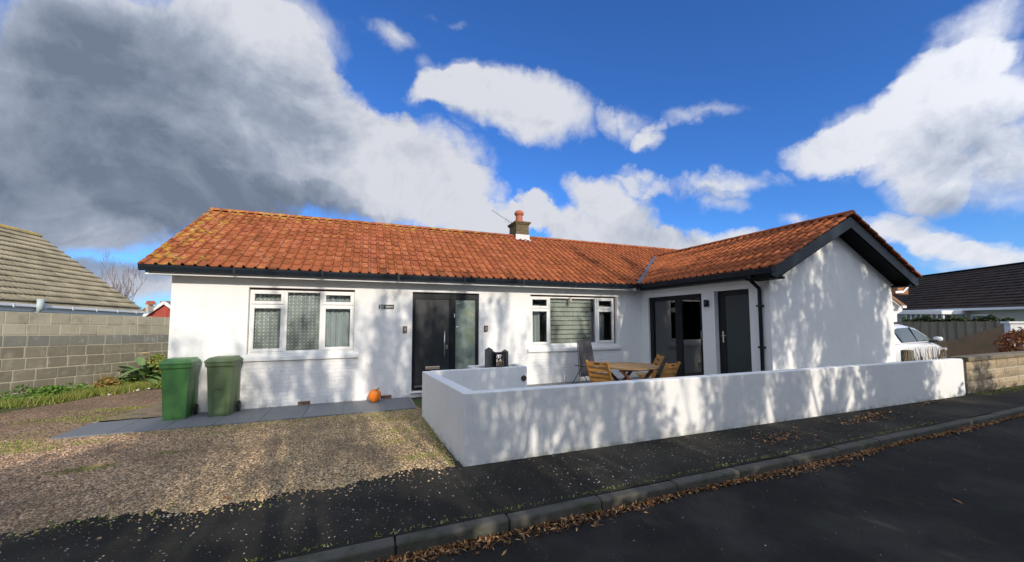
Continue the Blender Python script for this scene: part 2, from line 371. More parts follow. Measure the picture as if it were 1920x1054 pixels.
def wall_grid(mb, org, ax, thick, W, H, openings, nrm):
    """wall slab with real openings; org lower corner, ax unit along, nrm pointing INTO the building"""
    org, ax, nrm = Vector(org), Vector(ax), Vector(nrm)
    xs = sorted({0, W}|{v for o in openings for v in o[:2]}); zs = sorted({0, H}|{v for o in openings for v in o[2:]})
    def hole(i, j):
        if i < 0 or j < 0 or i >= len(xs)-1 or j >= len(zs)-1: return True
        cx, cz = (xs[i]+xs[i+1])/2, (zs[j]+zs[j+1])/2
        return any(o[0] < cx < o[1] and o[2] < cz < o[3] for o in openings)
    P = lambda x, z, d: org+ax*x+Vector((0, 0, z))+nrm*d
    for i in range(len(xs)-1):
        for j in range(len(zs)-1):
            if hole(i, j): continue
            a, b, c, d = xs[i], xs[i+1], zs[j], zs[j+1]
            mb.quad(P(a, c, 0), P(b, c, 0), P(b, d, 0), P(a, d, 0)); mb.quad(P(a, d, thick), P(b, d, thick), P(b, c, thick), P(a, c, thick))
            if hole(i-1, j): mb.quad(P(a, c, 0), P(a, d, 0), P(a, d, thick), P(a, c, thick))
            if hole(i+1, j): mb.quad(P(b, c, 0), P(b, c, thick), P(b, d, thick), P(b, d, 0))
            if hole(i, j-1): mb.quad(P(a, c, 0), P(a, c, thick), P(b, c, thick), P(b, c, 0))
            if hole(i, j+1): mb.quad(P(a, d, 0), P(b, d, 0), P(b, d, thick), P(a, d, thick))
    return mb
def text_part(txt, size, loc, rot, m, parent, name='lettering', bold=0.0, ex=.001):
    cu = bpy.data.curves.new(name, 'FONT'); cu.body = txt; cu.size = size; cu.extrude = ex; cu.offset = bold
    tmp = bpy.data.objects.new(name, cu); me = bpy.data.meshes.new_from_object(tmp); bpy.data.objects.remove(tmp)
    me.materials.clear(); me.materials.append(m)
    o = bpy.data.objects.new(name, me); col.objects.link(o); o.location = loc; o.rotation_euler = rot
    if parent: o.parent = parent
    return o

# ------------------------------------------------------------------ the setting: ground, road, pavement, gravel
def sheet(name, x0, x1, y0, y1, z, m):
    o = MB().quad((x0, y0, z), (x1, y0, z), (x1, y1, z), (x0, y1, z)).build(name, m); o['kind'] = 'structure'; return o
m, T, b, o = new_mat('grass_and_soil'); p = pos(T)
T.l.new(T.mix(T.smooth(T.noise(p, 1.5, 7, .65), .42, .6), (.09, .075, .05, 1), (.09, .12, .025, 1)), b.inputs['Base Color']); b.inputs['Roughness'].default_value = .95
bump(T, b, T.noise(p, 20, 6, .7), .05); MT['soil'] = m
def asphalt(name, base, worn, spots):
    m, T, b, o = new_mat(name); p = pos(T)
    n1 = T.noise(p, .9, 6, .6); n2 = T.noise(p, 140, 3, .6); n3 = T.noise(p, 30, 5, .7)
    c = T.mix(T.smooth(n1, .4, .7), g3(base), g3(worn))
    c = T.vm('SCALE', c, T.math('ADD', .55, T.math('MULTIPLY', n2, .9)))
    vo = T.new('ShaderNodeTexVoronoi'); vo.inputs['Scale'].default_value = 38; T.l.new(p, vo.inputs[0])
    sp = T.math('MULTIPLY', T.math('SUBTRACT', 1.0, T.smooth(vo.outputs['Distance'], .10, .22)), T.smooth(T.noise(p, 7, 4, .6), .52, .68))
    c = T.mix(T.math('MULTIPLY', sp, spots), c, (.30, .28, .24, 1))
    vc = T.new('ShaderNodeTexVoronoi', feature='DISTANCE_TO_EDGE'); vc.inputs['Scale'].default_value = 2.3
    T.l.new(T.vm('ADD', p, T.vm('SCALE', T.noise(p, 3.5, 4, .6, out=1), .5)), vc.inputs[0])
    ck = T.math('MULTIPLY', T.math('SUBTRACT', 1.0, T.smooth(vc.outputs['Distance'], 0.0, .018)), T.smooth(T.noise(p, .7, 3, .5), .5, .62))
    c = T.mix(T.math('MULTIPLY', ck, .6), c, (.012, .012, .012, 1))
    mo = T.smooth(T.noise(p, 2.2, 6, .7), .55, .7); c = T.mix(T.math('MULTIPLY', mo, .25), c, (.05, .06, .025, 1))
    T.l.new(c, b.inputs['Base Color']); b.inputs['Roughness'].default_value = .9; b.inputs['Specular IOR Level'].default_value = .15
    bump(T, b, T.math('ADD', n2, T.math('MULTIPLY', n3, .8)), .006)
    return m
MT['road'] = asphalt('road_asphalt', (.024, .022, .020), (.052, .048, .042), .25)
MT['pave'] = asphalt('pavement_asphalt', (.026, .024, .020), (.060, .053, .042), .5)
sheet('ground', -400, 600, -400, 600, -.16, MT['soil'])
sheet('road', -60, 120, -11.6, -5.33, -.10, MT['road'])
# front gardens level
sheet('garden_ground', -60, 120, -4.0, 120, -.02, MT['soil'])
sheet('pavement', -60, 120, -5.222, -3.9, 0.0, MT['pave'])
sheet('far_pavement', -60, 120, -13.0, -11.7, 0.0, MT['pave'])
# gravel driveway with a ragged front edge
m, T, b, o = new_mat('gravel_bed'); p = pos(T)
vo = T.new('ShaderNodeTexVoronoi'); vo.inputs['Scale'].default_value = 46; vo.inputs['Randomness'].default_value = 1; T.l.new(p, vo.inputs[0])
vs = T.new('ShaderNodeSeparateXYZ'); T.l.new(vo.outputs['Color'], vs.inputs[0])
c = T.ramp(vs.outputs[0], [(0, (.26, .165, .08, 1)), (.3, (.46, .31, .155, 1)), (.6, (.62, .44, .235, 1)), (1, (.72, .55, .34, 1))])
c = T.vm('SCALE', c, T.math('SUBTRACT', 1.25, T.math('MULTIPLY', vo.outputs['Distance'], 1.3)))
gx_ = T.new('ShaderNodeSeparateXYZ'); T.l.new(p, gx_.inputs[0]); pk_ = T.math('SUBTRACT', 1.0, T.smooth(gx_.outputs[0], -1.0, 3.0)); c = T.mix(pk_, c, T.vm('MULTIPLY', c, (.95, .86, .95)))
dk = T.smooth(T.noise(p, 1.1, 7, .68), .44, .62); c = T.mix(T.math('MULTIPLY', dk, .50), c, (.13, .09, .055, 1))
gm = T.smooth(T.noise(p, 2.6, 6, .7), .60, .68); c = T.mix(T.math('MULTIPLY', gm, .6), c, (.11, .13, .03, 1))
T.l.new(c, b.inputs['Base Color']); b.inputs['Roughness'].default_value = .9; bump(T, b, T.math('SUBTRACT', 1.0, vo.outputs['Distance']), .02); MT['gravel'] = m
def gravel_edge(x):
    return -4.08 + .07*math.sin(x*2.1)+.05*math.sin(x*5.3+1)+.03*math.sin(x*11.7+2)+.03*math.sin(x*31)*math.sin(x*3.3)+.02*math.sin(x*57+1)
mb = MB(); xs = [-7+.05*i for i in range(int(11.15/.05)+1)]
for a, b_ in zip(xs, xs[1:]): mb.quad((a, gravel_edge(a), .004), (b_, gravel_edge(b_), .004), (b_, 3.4, .004), (a, 3.4, .004))
mb.build('gravel_driveway', MT['gravel'])['kind'] = 'structure'
m, T, b, o = new_mat('gravel_stone'); 
gi = T.new('ShaderNodeNewGeometry'); r = gi.outputs['Random Per Island']
c = T.ramp(r, [(0, (.12, .075, .04, 1)), (.2, (.38, .25, .125, 1)), (.55, (.60, .42, .22, 1)), (.85, (.74, .55, .31, 1)), (1, (.80, .66, .46, 1))])
gx_ = T.new('ShaderNodeSeparateXYZ'); T.l.new(gi.outputs['Position'], gx_.inputs[0]); pk_ = T.math('SUBTRACT', 1.0, T.smooth(gx_.outputs[0], -1.0, 3.0)); c = T.mix(pk_, c, T.vm('MULTIPLY', c, (.95, .86, .95)))
dk = T.smooth(T.noise(gi.outputs['Position'], 1.1, 7, .68), .44, .62); c = T.mix(T.math('MULTIPLY', dk, .46), c, (.13, .09, .055, 1))
T.l.new(c, b.inputs['Base Color']); b.inputs['Roughness'].default_value = .85; MT['stone'] = m
n = 64000; P = np.stack([-3.2+rng.random(n)*7.4, -4.50+rng.random(n)**1.2*3.65, np.zeros(n)], -1)
edge = np.array([gravel_edge(x) for x in P[:, 0]]); keep = (P[:, 1] > edge-.02) | (rng.random(n) < .30*np.exp(-np.maximum(edge-P[:, 1], 0)/.10))
keep &= ~((P[:, 0] > 4.08) & (P[:, 1] < -4.05)); P = P[keep]; P[:, 2] = .004
S = .005+.010*rng.random(len(P))**1.7
V, Fc = scatter(P, np.stack([S, S, S*.8], -1), STONE_V, STONE_F, tilt=.35)
np_mesh('gravel_stones', V, Fc, MT['stone'], kind='stuff')
# loose chips on the asphalt pavement
m, T, b, o = new_mat('pale_chip'); r = T.new('ShaderNodeNewGeometry').outputs['Random Per Island']
T.l.new(T.ramp(r, [(0, (.16, .14, .11, 1)), (.7, (.34, .31, .26, 1)), (1, (.62, .60, .56, 1))]), b.inputs['Base Color']); b.inputs['Roughness'].default_value = .9; MT['chip'] = m
n = 2600; cl = rng.random((60, 2))*np.array([9.0, 1.05])+np.array([0, -5.18])
ci = cl[rng.integers(0, 60, n)]; P2 = ci+rng.normal(0, .25, (n, 2)); P2[:n//2] = rng.random((n//2, 2))*np.array([13, 1.1])+np.array([-.5, -5.18])
P2 = P2[(P2[:, 1] > -5.19) & (P2[:, 1] < -4.12)]; P = np.stack([P2[:, 0], P2[:, 1], 0*P2[:, 0]+.002], -1); S = .0025+.008*rng.random(len(P))**3
V, Fc = scatter(P, np.stack([S, S, S*.6], -1), STONE_V, STONE_F, tilt=.3); np_mesh('pavement_grit', V, Fc, MT['chip'], kind='stuff')
n = 900; P2 = rng.random((n, 2))*np.array([16, 2.6])+np.array([1, -8.0]); P = np.stack([P2[:, 0], P2[:, 1], 0*P2[:, 0]-.099], -1); S = .002+.006*rng.random(n)**4
V, Fc = scatter(P, np.stack([S, S, S*.6], -1), STONE_V, STONE_F, tilt=.3); np_mesh('road_grit', V, Fc, MT['chip'], kind='stuff')
# kerb: single stones with open joints on a bed
kerb = bpy.data.objects.new('kerb', None); col.objects.link(kerb); kerb['kind'] = 'structure'
ks = MB().prism([(0, -.065, -.10), (0, .045, -.10), (0, .045, .006), (0, -.045, .006), (0, -.062, -.008)], (.005, 0, 0), (.893, 0, 0)).mesh('kerbstone', MT['kerb'])
for i in range(-6, 28):
    o = bpy.data.objects.new('kerbstone', ks); col.objects.link(o); o.parent = kerb
    o.location = (3.45+.9*i, -5.265+random.uniform(-.004, .004)-(.012 if i > 0 else 0), random.uniform(-.004, .004)); o.rotation_euler = (random.uniform(-.02, .02), random.uniform(-.006, .006), random.uniform(-.008, .008))
    md = o.modifiers.new('bevel', 'BEVEL'); md.width = .014; md.segments = 2
MB().box(-60, 120, -5.325, -5.224, -.16, -.015).build('kerb_bed', MT['pave'])['kind'] = 'structure'
MB().box(-60, 120, -11.72, -11.6, -.16, .006).build('far_kerb', MT['kerb'])['kind'] = 'structure'
# paving path: single slabs
path = bpy.data.objects.new('paving_path', None); col.objects.link(path); path['kind'] = 'structure'
x = -.86; i = 0
while x < 4.0:
    w = .62 if x+.62 < 4.1 else 4.12-x
    o = MB().prism([(x+.004, -1.02-.02*(x+.8)*0.5, 0), (x+w-.004, -1.02-.02*(x+w+.8)*.5, 0), (x+w-.004, -.004 if x+w > 0 else -.12, 0), (x+.004, -.004 if x > -.1 else -.2, 0)], (0, 0, -.03), (0, 0, .024+random.uniform(-.001, .002))).build('slab', MT['slab'], path, bevel=.003); x += .62
sheet('slab_joint_sand', -.87, 4.13, -1.0, 0, .010, MT['mortar'])
MB().box(4.4, 10.35, -4.05, -.02, -.05, .10).build('terrace_floor', MT['terrace'])['kind'] = 'structure'
MB().box(10.4, 15.2, -4.15, -3.6, -.05, .06).build('side_strip', MT['pave'])['kind'] = 'structure'
m, T, b, o = new_mat('trodden_earth'); p = pos(T)
T.l.new(T.mix(T.smooth(T.noise(p, 5, 7, .65), .4, .65), (.30, .225, .15, 1), (.17, .13, .085, 1)), b.inputs['Base Color']); b.inputs['Roughness'].default_value = .95; bump(T, b, T.noise(p, 40, 5, .7), .02); MT['earth'] = m
MB().quad((-.85, -.10, .010), (-.02, -.10, .010), (-.02, 6, .010), (-.55, 6, .010), (-.62, 1.4, .010)).build('side_path', MT['earth'])['kind'] = 'structure'

# ------------------------------------------------------------------ the bungalow
X0, XR, GY = 10.37, 14.61, -3.54
house = thing('bungalow', 'white L-shaped bungalow with orange pantile roof and dark front door', 'bungalow', (0, 0, 0))
OPW = [(1.15, 2.99, .98, 2.29), (4.15, 5.66, .12, 2.28), (6.97, 9.54, .96, 2.29)]
mb = wall_grid(MB(), (0, 0, 0), (1, 0, 0), .26, X0+.2, 2.5, OPW, (0, 1, 0))
mb.box(0, .25, .262, 5.0, 0, 2.5); mb.box(0, 14.6, 5.0, 5.25, 0, 2.5)
mb.quad((0, 0, 2.5), (0, 5.0, 2.5), (0, 2.5, 4.1)); mb.quad((.25, .0, 2.5), (.25, 5.0, 2.5), (.25, 2.5, 4.1))
mb.build('wall', MT['wall'], house)
mb = wall_grid(MB(), (X0, 0, 0), (0, -1, 0),   .26, 3.29, 2.5, [(.27, 2.0, .1, 2.26), (2.33, 3.13, .1, 2.28)], (1, 0, 0))
g = [(X0, GY, 0), (XR, GY, 0), (XR, GY, 2.5), ((X0+XR)/2, GY, 3.62), (X0, GY, 2.5)]
mb.prism(g, (0, 0, 0), (0, .25, 0))
mb.box(XR-.25, XR, GY+.252, 4.99, 0, 2.5)
mb.build('wing_wall', MT['render'], house, label='smooth white rendered gable wing')
# rough painted brick aprons below the windows (set a few mm proud)
MB().box(1.12, 3.04, -.008, .0, .03, .895).build('brick_panel', MT['brickwhite'], house)
MB().box(6.6, 9.75, -.008, .0, .10, .875).build('brick_panel', MT['brickwhite'], house)
# floors and inner partition walls so the rooms are dark and closed
MB().box(.26, 14.3, .27, 4.98, -.01, .09).box(X0+.27, XR-.26, GY+.26, .25, -.01, .09).box(.26, 14.3, .27, 4.98, 2.46, 2.5).box(X0+.27, XR-.26, GY+.26, .26, 2.46, 2.5).box(3.5, 3.6, .27, 4.98, .09, 2.46).box(6.3, 6.4, .27, 4.98, .09, 2.46).build('room_lining', MT['interior'], house)

# ---- roof
S1 = (4.33-2.6)/2.87; A1 = math.atan(S1)          # main slope
S2 = (3.84-2.6)/(12.49-9.97); A2 = math.atan(S2)  # wing slope
PW = .175
L1 = 2.87/math.cos(A1); N1 = 12; PL1 = L1/N1; L2 = 2.52/math.cos(A2); N2 = 9; PL2 = L2/N2
roof = bpy.data.objects.new('roof', None); col.objects.link(roof); roof.parent = house
u1, v1, n1 = Vector((1, 0, 0)), Vector((0, math.cos(A1), math.sin(A1))), Vector((0, -math.sin(A1), math.cos(A1)))
u2, v2, n2 = Vector((0, -1, 0)), Vector((math.cos(A2), 0, math.sin(A2))), Vector((-math.sin(A2), 0, math.cos(A2)))
O1, O2 = Vector((-.27, -.39, 2.585)), Vector((9.98, -.3, 2.585))
MT['tile1'] = tile_mat('old_orange_pantile', (.33, .100, .036), O1, 0, 0, 0, PW, PL1, True, u1, v1, (.36, .085, .05))
MT['tile2'] = tile_mat('newer_orange_pantile', (.32, .092, .030), O2, 0, 0, 0, PW, PL2, False, u2, v2, (.30, .085, .04))
def tile_mesh(pw, pl, m, prof=None, thick=.016, lift=.024, nm='roof_tile'):
    prof = prof or [(0, 0), (.010, .030), (.027, .042), (.044, .032), (.058, .004), (.100, -.002), (.140, .0), (pw+.004, .004)]
    mb = MB(); k = len(prof)
    for (yy, zz) in ((0, lift), (pl+.03, .004)):
        for x_, z_ in prof: mb.v.append((x_, yy, z_+zz))
    for x_, z_ in prof: mb.v.append((x_, .002, z_+lift-thick))
    for i in range(k-1):
        mb.f.append((i, i+1, k+i+1, k+i)); mb.f.append((2*k+i, 2*k+i+1, i+1, i))
    me = bpy.data.meshes.new(nm); me.from_pydata(mb.v, [], mb.f); me.update(); me.materials.append(m)
    for pgn in me.polygons:
        pgn.use_smooth = (pgn.normal.z > .5)
    return me
tm1 = tile_mesh(PW, PL1, MT['tile1']); tm2 = tile_mesh(PW, PL2, MT['tile2'])
tiles = []
def lay(O_, u_, v_, n_, pw, pl, ncol, nrow, ok, tm):
    for j in range(nrow):
        for i in range(ncol):
            c = O_+u_*(i+.5)*pw+v_*(j+.5)*pl
            if not ok(c): continue
            p0 = O_+u_*i*pw+v_*(j*pl+random.uniform(-.006, .006)+.008*math.sin(i*.35+j))+n_*(random.uniform(-.003, .005)+.006*math.sin(i*.21+j*.4))
            rot = Matrix.Rotation(random.uniform(-.008, .008), 3, 'Z')
            B = (Matrix((u_, v_, n_)).transposed()) @ rot
            a = project(p0); b_ = project(p0+u_*pw); d_ = project(p0+v_*pl)
            area = abs((b_[0]-a[0])*(d_[1]-a[1])-(b_[1]-a[1])*(d_[0]-a[0]))
            tiles.append((area, p0, B, tm))
def valley_x(y): return 9.97+2.52*(y+.4)/2.06
ncol1 = int(15.2/PW)
lay(O1, u1, v1, n1, PW, PL1, ncol1, N1, lambda c: (c.y > 1.66 and c.x < 14.9) or c.x < valley_x(c.y)-.03, tm1)
lay(O2+u2*(-2.1), u2, v2, n2, PW, PL2, int(5.65/PW), N2, lambda c: c.y > -3.9 and (c.y < -.4 or c.x > valley_x(c.y)+.05), tm2)
tiles.sort(key=lambda t: -t[0])
def place_tiles(tiles, parent, limit, nm='roof_tile'):
    for a, p0, B, tm in tiles[:limit]:
        o = bpy.data.objects.new(nm, tm); col.objects.link(o); o.parent = parent
        o.matrix_local = Matrix.Translation(p0) @ B.to_4x4()
    rest = tiles[limit:]; groups = {}
    for t in rest: groups.setdefault(t[3].name, []).append(t)
    for g_ in groups.values():
        tm = g_[0][3]; nv = len(tm.vertices); tv = np.empty(nv*3, np.float32); tm.vertices.foreach_get('co', tv); tv = tv.reshape(-1, 3)
        tf = np.array([list(p_.vertices) for p_ in tm.polygons]); V = []; Fq = []
        for k, (a, p0, B, _) in enumerate(g_): V.append(tv @ np.array(B).T+np.array(p0)); Fq.append(tf+k*nv)
        o = np_mesh('tile_field', np.concatenate(V), np.concatenate(Fq), tm.materials[0], parent, kind='stuff')
        sm = np.tile([p_.use_smooth for p_ in tm.polygons], len(g_)); o.data.polygons.foreach_set('use_smooth', sm)
place_tiles(tiles, roof, 295)
# decking under the tiles, far slopes, verges
RID = (2.47, 4.305); mb = MB()
mb.quad((-.24, -.36, 2.575), (9.97, -.36, 2.575), (12.5, RID[0]-.81, 3.80), (14.85, RID[0]-.81, 3.80), (14.85, RID[0], RID[1]-.02), (-.24, RID[0], RID[1]-.02))
mb.quad((-.24, RID[0], RID[1]), (14.9, RID[0], RID[1]), (14.9, 5.34, 2.6), (-.24, 5.34, 2.6))
mb.build('roof_deck', MT['tile1'], roof)
mb = MB(); mb.quad((10.0, -3.84, 2.57), (10.0, -.36, 2.57), (12.5, 1.66, 3.80), (12.5, -3.84, 3.80))
mb.build('roof_deck', MT['tile2'], roof)
tm3 = tile_mesh(PW, PL2, MT['tile2'], nm='wing_far_tile'); tiles = []
u3, v3, n3 = Vector((0, 1, 0)), Vector((-math.cos(A2), 0, math.sin(A2))), Vector((math.sin(A2), 0, math.cos(A2)))
lay(Vector((15.0, -3.88, 2.585)), u3, v3, n3, PW, PL2, 26, N2, lambda c: True, tm3); place_tiles(tiles, roof, 0)
MB().quad((12.5, -3.84, 3.80), (12.5, .6, 3.80), (14.98, .6, 2.57), (14.98, -3.84, 2.57)).build('roof_deck', MT['tile2'], roof)
# verge tiles that roll over the left edge
for j in range(N1):
    p0 = O1+v1*j*PL1
    MB().tube([p0+Vector((-.005, 0, .018)), p0+v1*(PL1+.03)+Vector((-.005, 0, .0))], [.036, .032], 8).build('verge_tile', MT['tile1'], roof, smooth=True)
MB().prism([(-.262, -.36, 2.50), (-.262, -.36, 2.575), (-.262, 2.47, 4.27), (-.262, 5.3, 2.575), (-.262, 5.3, 2.50), (-.262, 2.47, 4.18)], (0, 0, 0), (.03, 0, 0)).build('bargeboard', MT['whitepvc'], roof)
for j in range(N2):
    for sg_ in (-1, 1):
        a = Vector((12.49+sg_*2.52*(1-j/N2), -3.885, 2.60+1.24*j/N2)); b_ = Vector((12.49+sg_*2.52*(1-(j+1)/N2), -3.885, 2.60+1.24*(j+1)/N2))
        MB().bar(a+Vector((0, 0, .035)), b_+Vector((0, 0, .008)), .07, .045).build('verge_tile', MT['tile2'], roof, bevel=.008)
# ridge tiles
def ridge_line(a, b, nseg, m, r=.075):
    a, b = Vector(a), Vector(b)
    for i in range(nseg):
        p, q = a.lerp(b, i/nseg), a.lerp(b, (i+1)/nseg-.006/((b-a).length)); d = (b-a).normalized(); side = d.cross(Vector((0, 0, 1))); mb = MB(); k = 9
        for e, (pt, rr) in enumerate(((p, r+.004), (q, r-.003))):
            for j in range(k):
                t = math.pi*(j/(k-1)); mb.v.append(tuple(pt+side*(rr*1.35*math.cos(t))+Vector((0, 0, rr*math.sin(t)*.95-.035))))
        for j in range(k-1): mb.f.append((j, j+1, k+j+1, k+j))
        mb.f.append(tuple(range(k))); mb.f.append(tuple(range(k, 2*k)))
        mb.build('ridge_tile', m, roof, smooth=False)
ridge_line((-.28, 2.47, 4.335), (14.9, 2.47, 4.335), 34, MT['tile1'])
ridge_line((12.5, -3.9, 3.865), (12.5, 1.55, 3.865), 14, MT['tile2'])
# valley lead
mb = MB(); a = Vector((9.93, -.42, 2.60)); b_ = Vector((12.42, 1.62, 3.82)); d = (b_-a).normalized(); s_ = Vector((.63, -.77, 0))
mb.quad(a-s_*.06+Vector((0, 0, .035)), a+s_*.07+Vector((0, 0, .03)), b_+s_*.05+Vector((0, 0, .03)), b_-s_*.05+Vector((0, 0, .035)))
mb.build('valley_flashing', MT['lead'], roof)
# fascia, gutter, soffit
def gutter(p, q, outn, m, parent, name='gutter'):
    p, q, outn = Vector(p), Vector(q), Vector(outn)
    prof = [(0, .005), (.008, -.05), (.03, -.10), (.085, -.105), (.098, -.06), (.105, -.045), (.112, .0), (.104, .0), (.095, -.045), (.078, -.092), (.035, -.09), (.012, .005)]
    pts = [p+outn*a_+Vector((0, 0, z_)) for a_, z_ in prof]
    return MB().prism(pts, (0, 0, 0), q-p).build(name, m, parent)
MB().box(-.24, 9.95, -.29, -.268, 2.445, 2.57).build('fascia', MT['whitepvc'], house)
MB().box(-.238, 9.95, -.268, -.002, 2.46, 2.475).build('soffit', MT['whitepvc'], house)
MB().box(-.24, -.19, -.31, -.291, 2.44, 2.50).build('fascia_end_box', MT['whitepvc'], house)
gutter((-.30, -.292, 2.60), (9.86, -.292, 2.60), (0, -1, 0), MT['gutter'], house)
for xx in (1.0, 2.4, 3.8, 5.2, 6.6, 8.0, 9.2): MB().box(xx, xx+.04, -.41, -.395, 2.49, 2.605).build('gutter_clip', MT['gutter'], house)
MB().box(X0-.29, X0-.268, -3.82, -.29, 2.46, 2.57).box(X0-.268, X0-.002, -3.80, -.27, 2.45, 2.47).build('wing_fascia', MT['gutter'], house)
gutter((X0-.292, -3.86, 2.60), (X0-.292, -.40, 2.60), (-1, 0, 0), MT['gutter'], house, 'wing_gutter')
gutter((XR+.27, -3.86, 2.60), (XR+.27, 1, 2.60), (1, 0, 0), MT['gutter'], house, 'wing_gutter')
MB().box(X0-.42, X0-.27, -.42, -.27, 2.48, 2.606).build('gutter_corner', MT['gutter'], house)
# bargeboards of the gable
cx = (9.98+15.0)/2
for sgn in (-1, 1):
    ex = cx+sgn*2.50
    pts = [(cx, 0, 3.545), (cx, 0, 3.775), (ex, 0, 2.575), (ex, 0, 2.44), (ex-sgn*.12, 0, 2.41)]
    MB().prism(pts, (0, -3.86, 0), (0, -3.835, 0)).build('bargeboard', MT['gutter'], house)
    pts = [(cx, 0, 3.53), (cx, 0, 3.56), (ex-sgn*.18, 0, 2.44), (ex-sgn*.20, 0, 2.41)]
    MB().prism(pts, (0, -3.835, 0), (0, GY-.001, 0)).build('soffit', MT['soffit'], house)
    x_a, x_b = sorted((ex, (XR if sgn > 0 else X0)+sgn*.003)); MB().box(x_a, x_b, -3.833, GY+.2, 2.40, 2.44).build('soffit', MT['soffit'], house)
mb = MB()
# downpipe with swan neck
MB().tube([(X0-.34, -3.40, 2.50), (X0-.34, -3.40, 2.42), (X0-.06, -3.38, 2.26), (X0-.05, -3.38, 2.2), (X0-.05, -3.38, .12)], .034, 10).build('downpipe', MT['gutter'], house, smooth=True)
for z in (1.9, 1.1, .5): MB().box(X0-.09, X0, -3.43, -3.33, z, z+.035).build('pipe_bracket', MT['gutter'], house)
# chimney on the ridge
m, T, b, o = new_mat('chimney_brick'); p = pos(T); sx = T.new('ShaderNodeSeparateXYZ'); T.l.new(p, sx.inputs[0])
cb = T.new('ShaderNodeCombineXYZ'); T.l.new(T.math('ADD', sx.outputs[0], sx.outputs[1]), cb.inputs[0]); T.l.new(sx.outputs[2], cb.inputs[1])
br = T.new('ShaderNodeTexBrick'); T.l.new(cb.outputs[0], br.inputs[0]); br.inputs['Scale'].default_value = 1; br.inputs['Brick Width'].default_value = .22; br.inputs['Row Height'].default_value = .075; br.inputs['Mortar Size'].default_value = .008
br.inputs['Color1'].default_value = (.15, .105, .048, 1); br.inputs['Color2'].default_value = (.10, .07, .034, 1); br.inputs['Mortar'].default_value = (.19, .17, .12, 1)
T.l.new(T.mix(T.smooth(T.noise(p, 9, 5, .6), .5, .7), br.outputs[0], (.12, .12, .04, 1)), b.inputs['Base Color']); b.inputs['Roughness'].default_value = .9; bump(T, b, T.math('SUBTRACT', T.noise(p, 40, 4, .6), br.outputs['Fac']), .01); MT['chimbrick'] = m
cxa, cxb, cya, cyb = 7.50, 7.93, 2.20, 2.78
chim = MB().box(cxa, cxb, cya, cyb, 3.9, 4.66).build('chimney', MT['chimbrick'], house)
MB().box(cxa-.03, cxb+.03, cya-.03, cyb+.03, 4.66, 4.70).box(cxa-.055, cxb+.055, cya-.055, cyb+.055, 4.70, 4.745).build('cap', MT['chimbrick'], chim, bevel=.006)
MB().lathe([(.0, .0), (.125, .0), (.120, .05), (.105, .22), (.108, .25), (.145, .27), (.150, .33), (.135, .36), (.105, .39), (.09, .40), (.085, .28), (0, .28)], (7.69, 2.42, 4.74), 20).build('chimney_pot', MT['clay'], chim, smooth=True)
mb = MB(); fx = [cxa-.02+i*(cxb-cxa+.04)/10 for i in range(11)]
for i in range(10):
    za = 4.085+(.02 if i % 3 else -.02); zb = 4.085+(.02 if (i+1) % 3 else -.02)
    mb.quad((fx[i], cya-.012, za+.09), (fx[i+1], cya-.012, zb+.09), (fx[i+1], cya-.012, 4.335), (fx[i], cya-.012, 4.335))
    mb.quad((fx[i], cya-.012, za+.09), (fx[i+1], cya-.012, zb+.09), (fx[i+1], cya-.14, zb+.035), (fx[i], cya-.14, za+.035))
mb.build('flashing', mat('pale_lead_apron', (.55, .55, .55), .5, .15, 8), chim)
# TV aerial laid over beside the pot
a = MB().tube([(7.50, 2.55, 4.75), (6.78, 2.45, 5.08)], .006, 6); 
for t in (.05, .18, .3): 
    c_ = Vector((7.50, 2.55, 4.75)).lerp(Vector((6.78, 2.45, 5.08)), t); a.tube([c_+Vector((-.03, 0, -.10)), c_+Vector((.02, 0, .07))], .004, 5)
tag(a.build('television_aerial', MT['black']), 'thin tv aerial sticking out left from the bungalow chimney', 'aerial')

# ---- windows
def pane_frame(name, x0, x1, z0, z1, w, y, parent, d=.05):
    fr = MB().box(x0, x1, y, y+d, z0, z0+w).box(x0, x1, y, y+d, z1-w, z1).box(x0, x0+w, y, y+d, z0+w, z1-w).box(x1-w, x1, y, y+d, z0+w, z1-w).build(name, MT['whitepvc'], parent, bevel=.006)
    return fr
def window(x0, x1, z0, z1, m1, m2, zt):
    w = MB().box(x0, x1, .085, .15, z0, z0+.045).box(x0, x1, .085, .15, z1-.035, z1).box(x0, x0+.03, .085, .15, z0+.045, z1-.035).box(x1-.03, x1, .085, .15, z0+.045, z1-.035)
    w.box(m1-.03, m1+.03, .085, .15, z0+.045, z1-.035).box(m2-.03, m2+.03, .085, .15, z0+.045, z1-.035)
    w.box(x0+.03, m1-.03, .087, .15, zt-.02, zt+.02).box(m2+.03, x1-.03, .087, .15, zt-.02, zt+.02)
    wn = w.build('window', MT['whitepvc'], house, bevel=.004)
    for a, b_, c_, d_ in ((x0+.02, m1-.02, z0+.035, zt-.012), (x0+.02, m1-.02, zt+.012, z1-.02), (m2+.02, x1-.02, z0+.035, zt-.012), (m2+.02, x1-.02, zt+.012, z1-.02)):
        pane_frame('sash', a, b_, c_, d_, .058, .060, wn)
        MB().box(a+.05, b_-.05, .088, .094, c_+.05, d_-.05).build('pane', MT['glass'], wn)
    MB().box(m1+.03, m2-.03, .110, .116, z0+.045, z1-.035).build('pane', MT['glass'], wn)
    return wn
W1 = window(1.155, 2.985, 1.03, 2.25, 1.745, 2.375, 1.965)
W2 = window(6.975, 9.50, 1.02, 2.25, 7.53, 8.93, 1.945)
for (a, b_, z0, z1) in ((1.06, 3.09, .90, .975), (6.88, 9.62, .875, .955)): MB().prism([(a, -.055, z0), (a, .26, z0), (a, .26, z1+.03), (a, -.055, z1)], (0, 0, 0), (b_-a, 0, 0)).build('window_sill', MT['render'], house, bevel=.008)
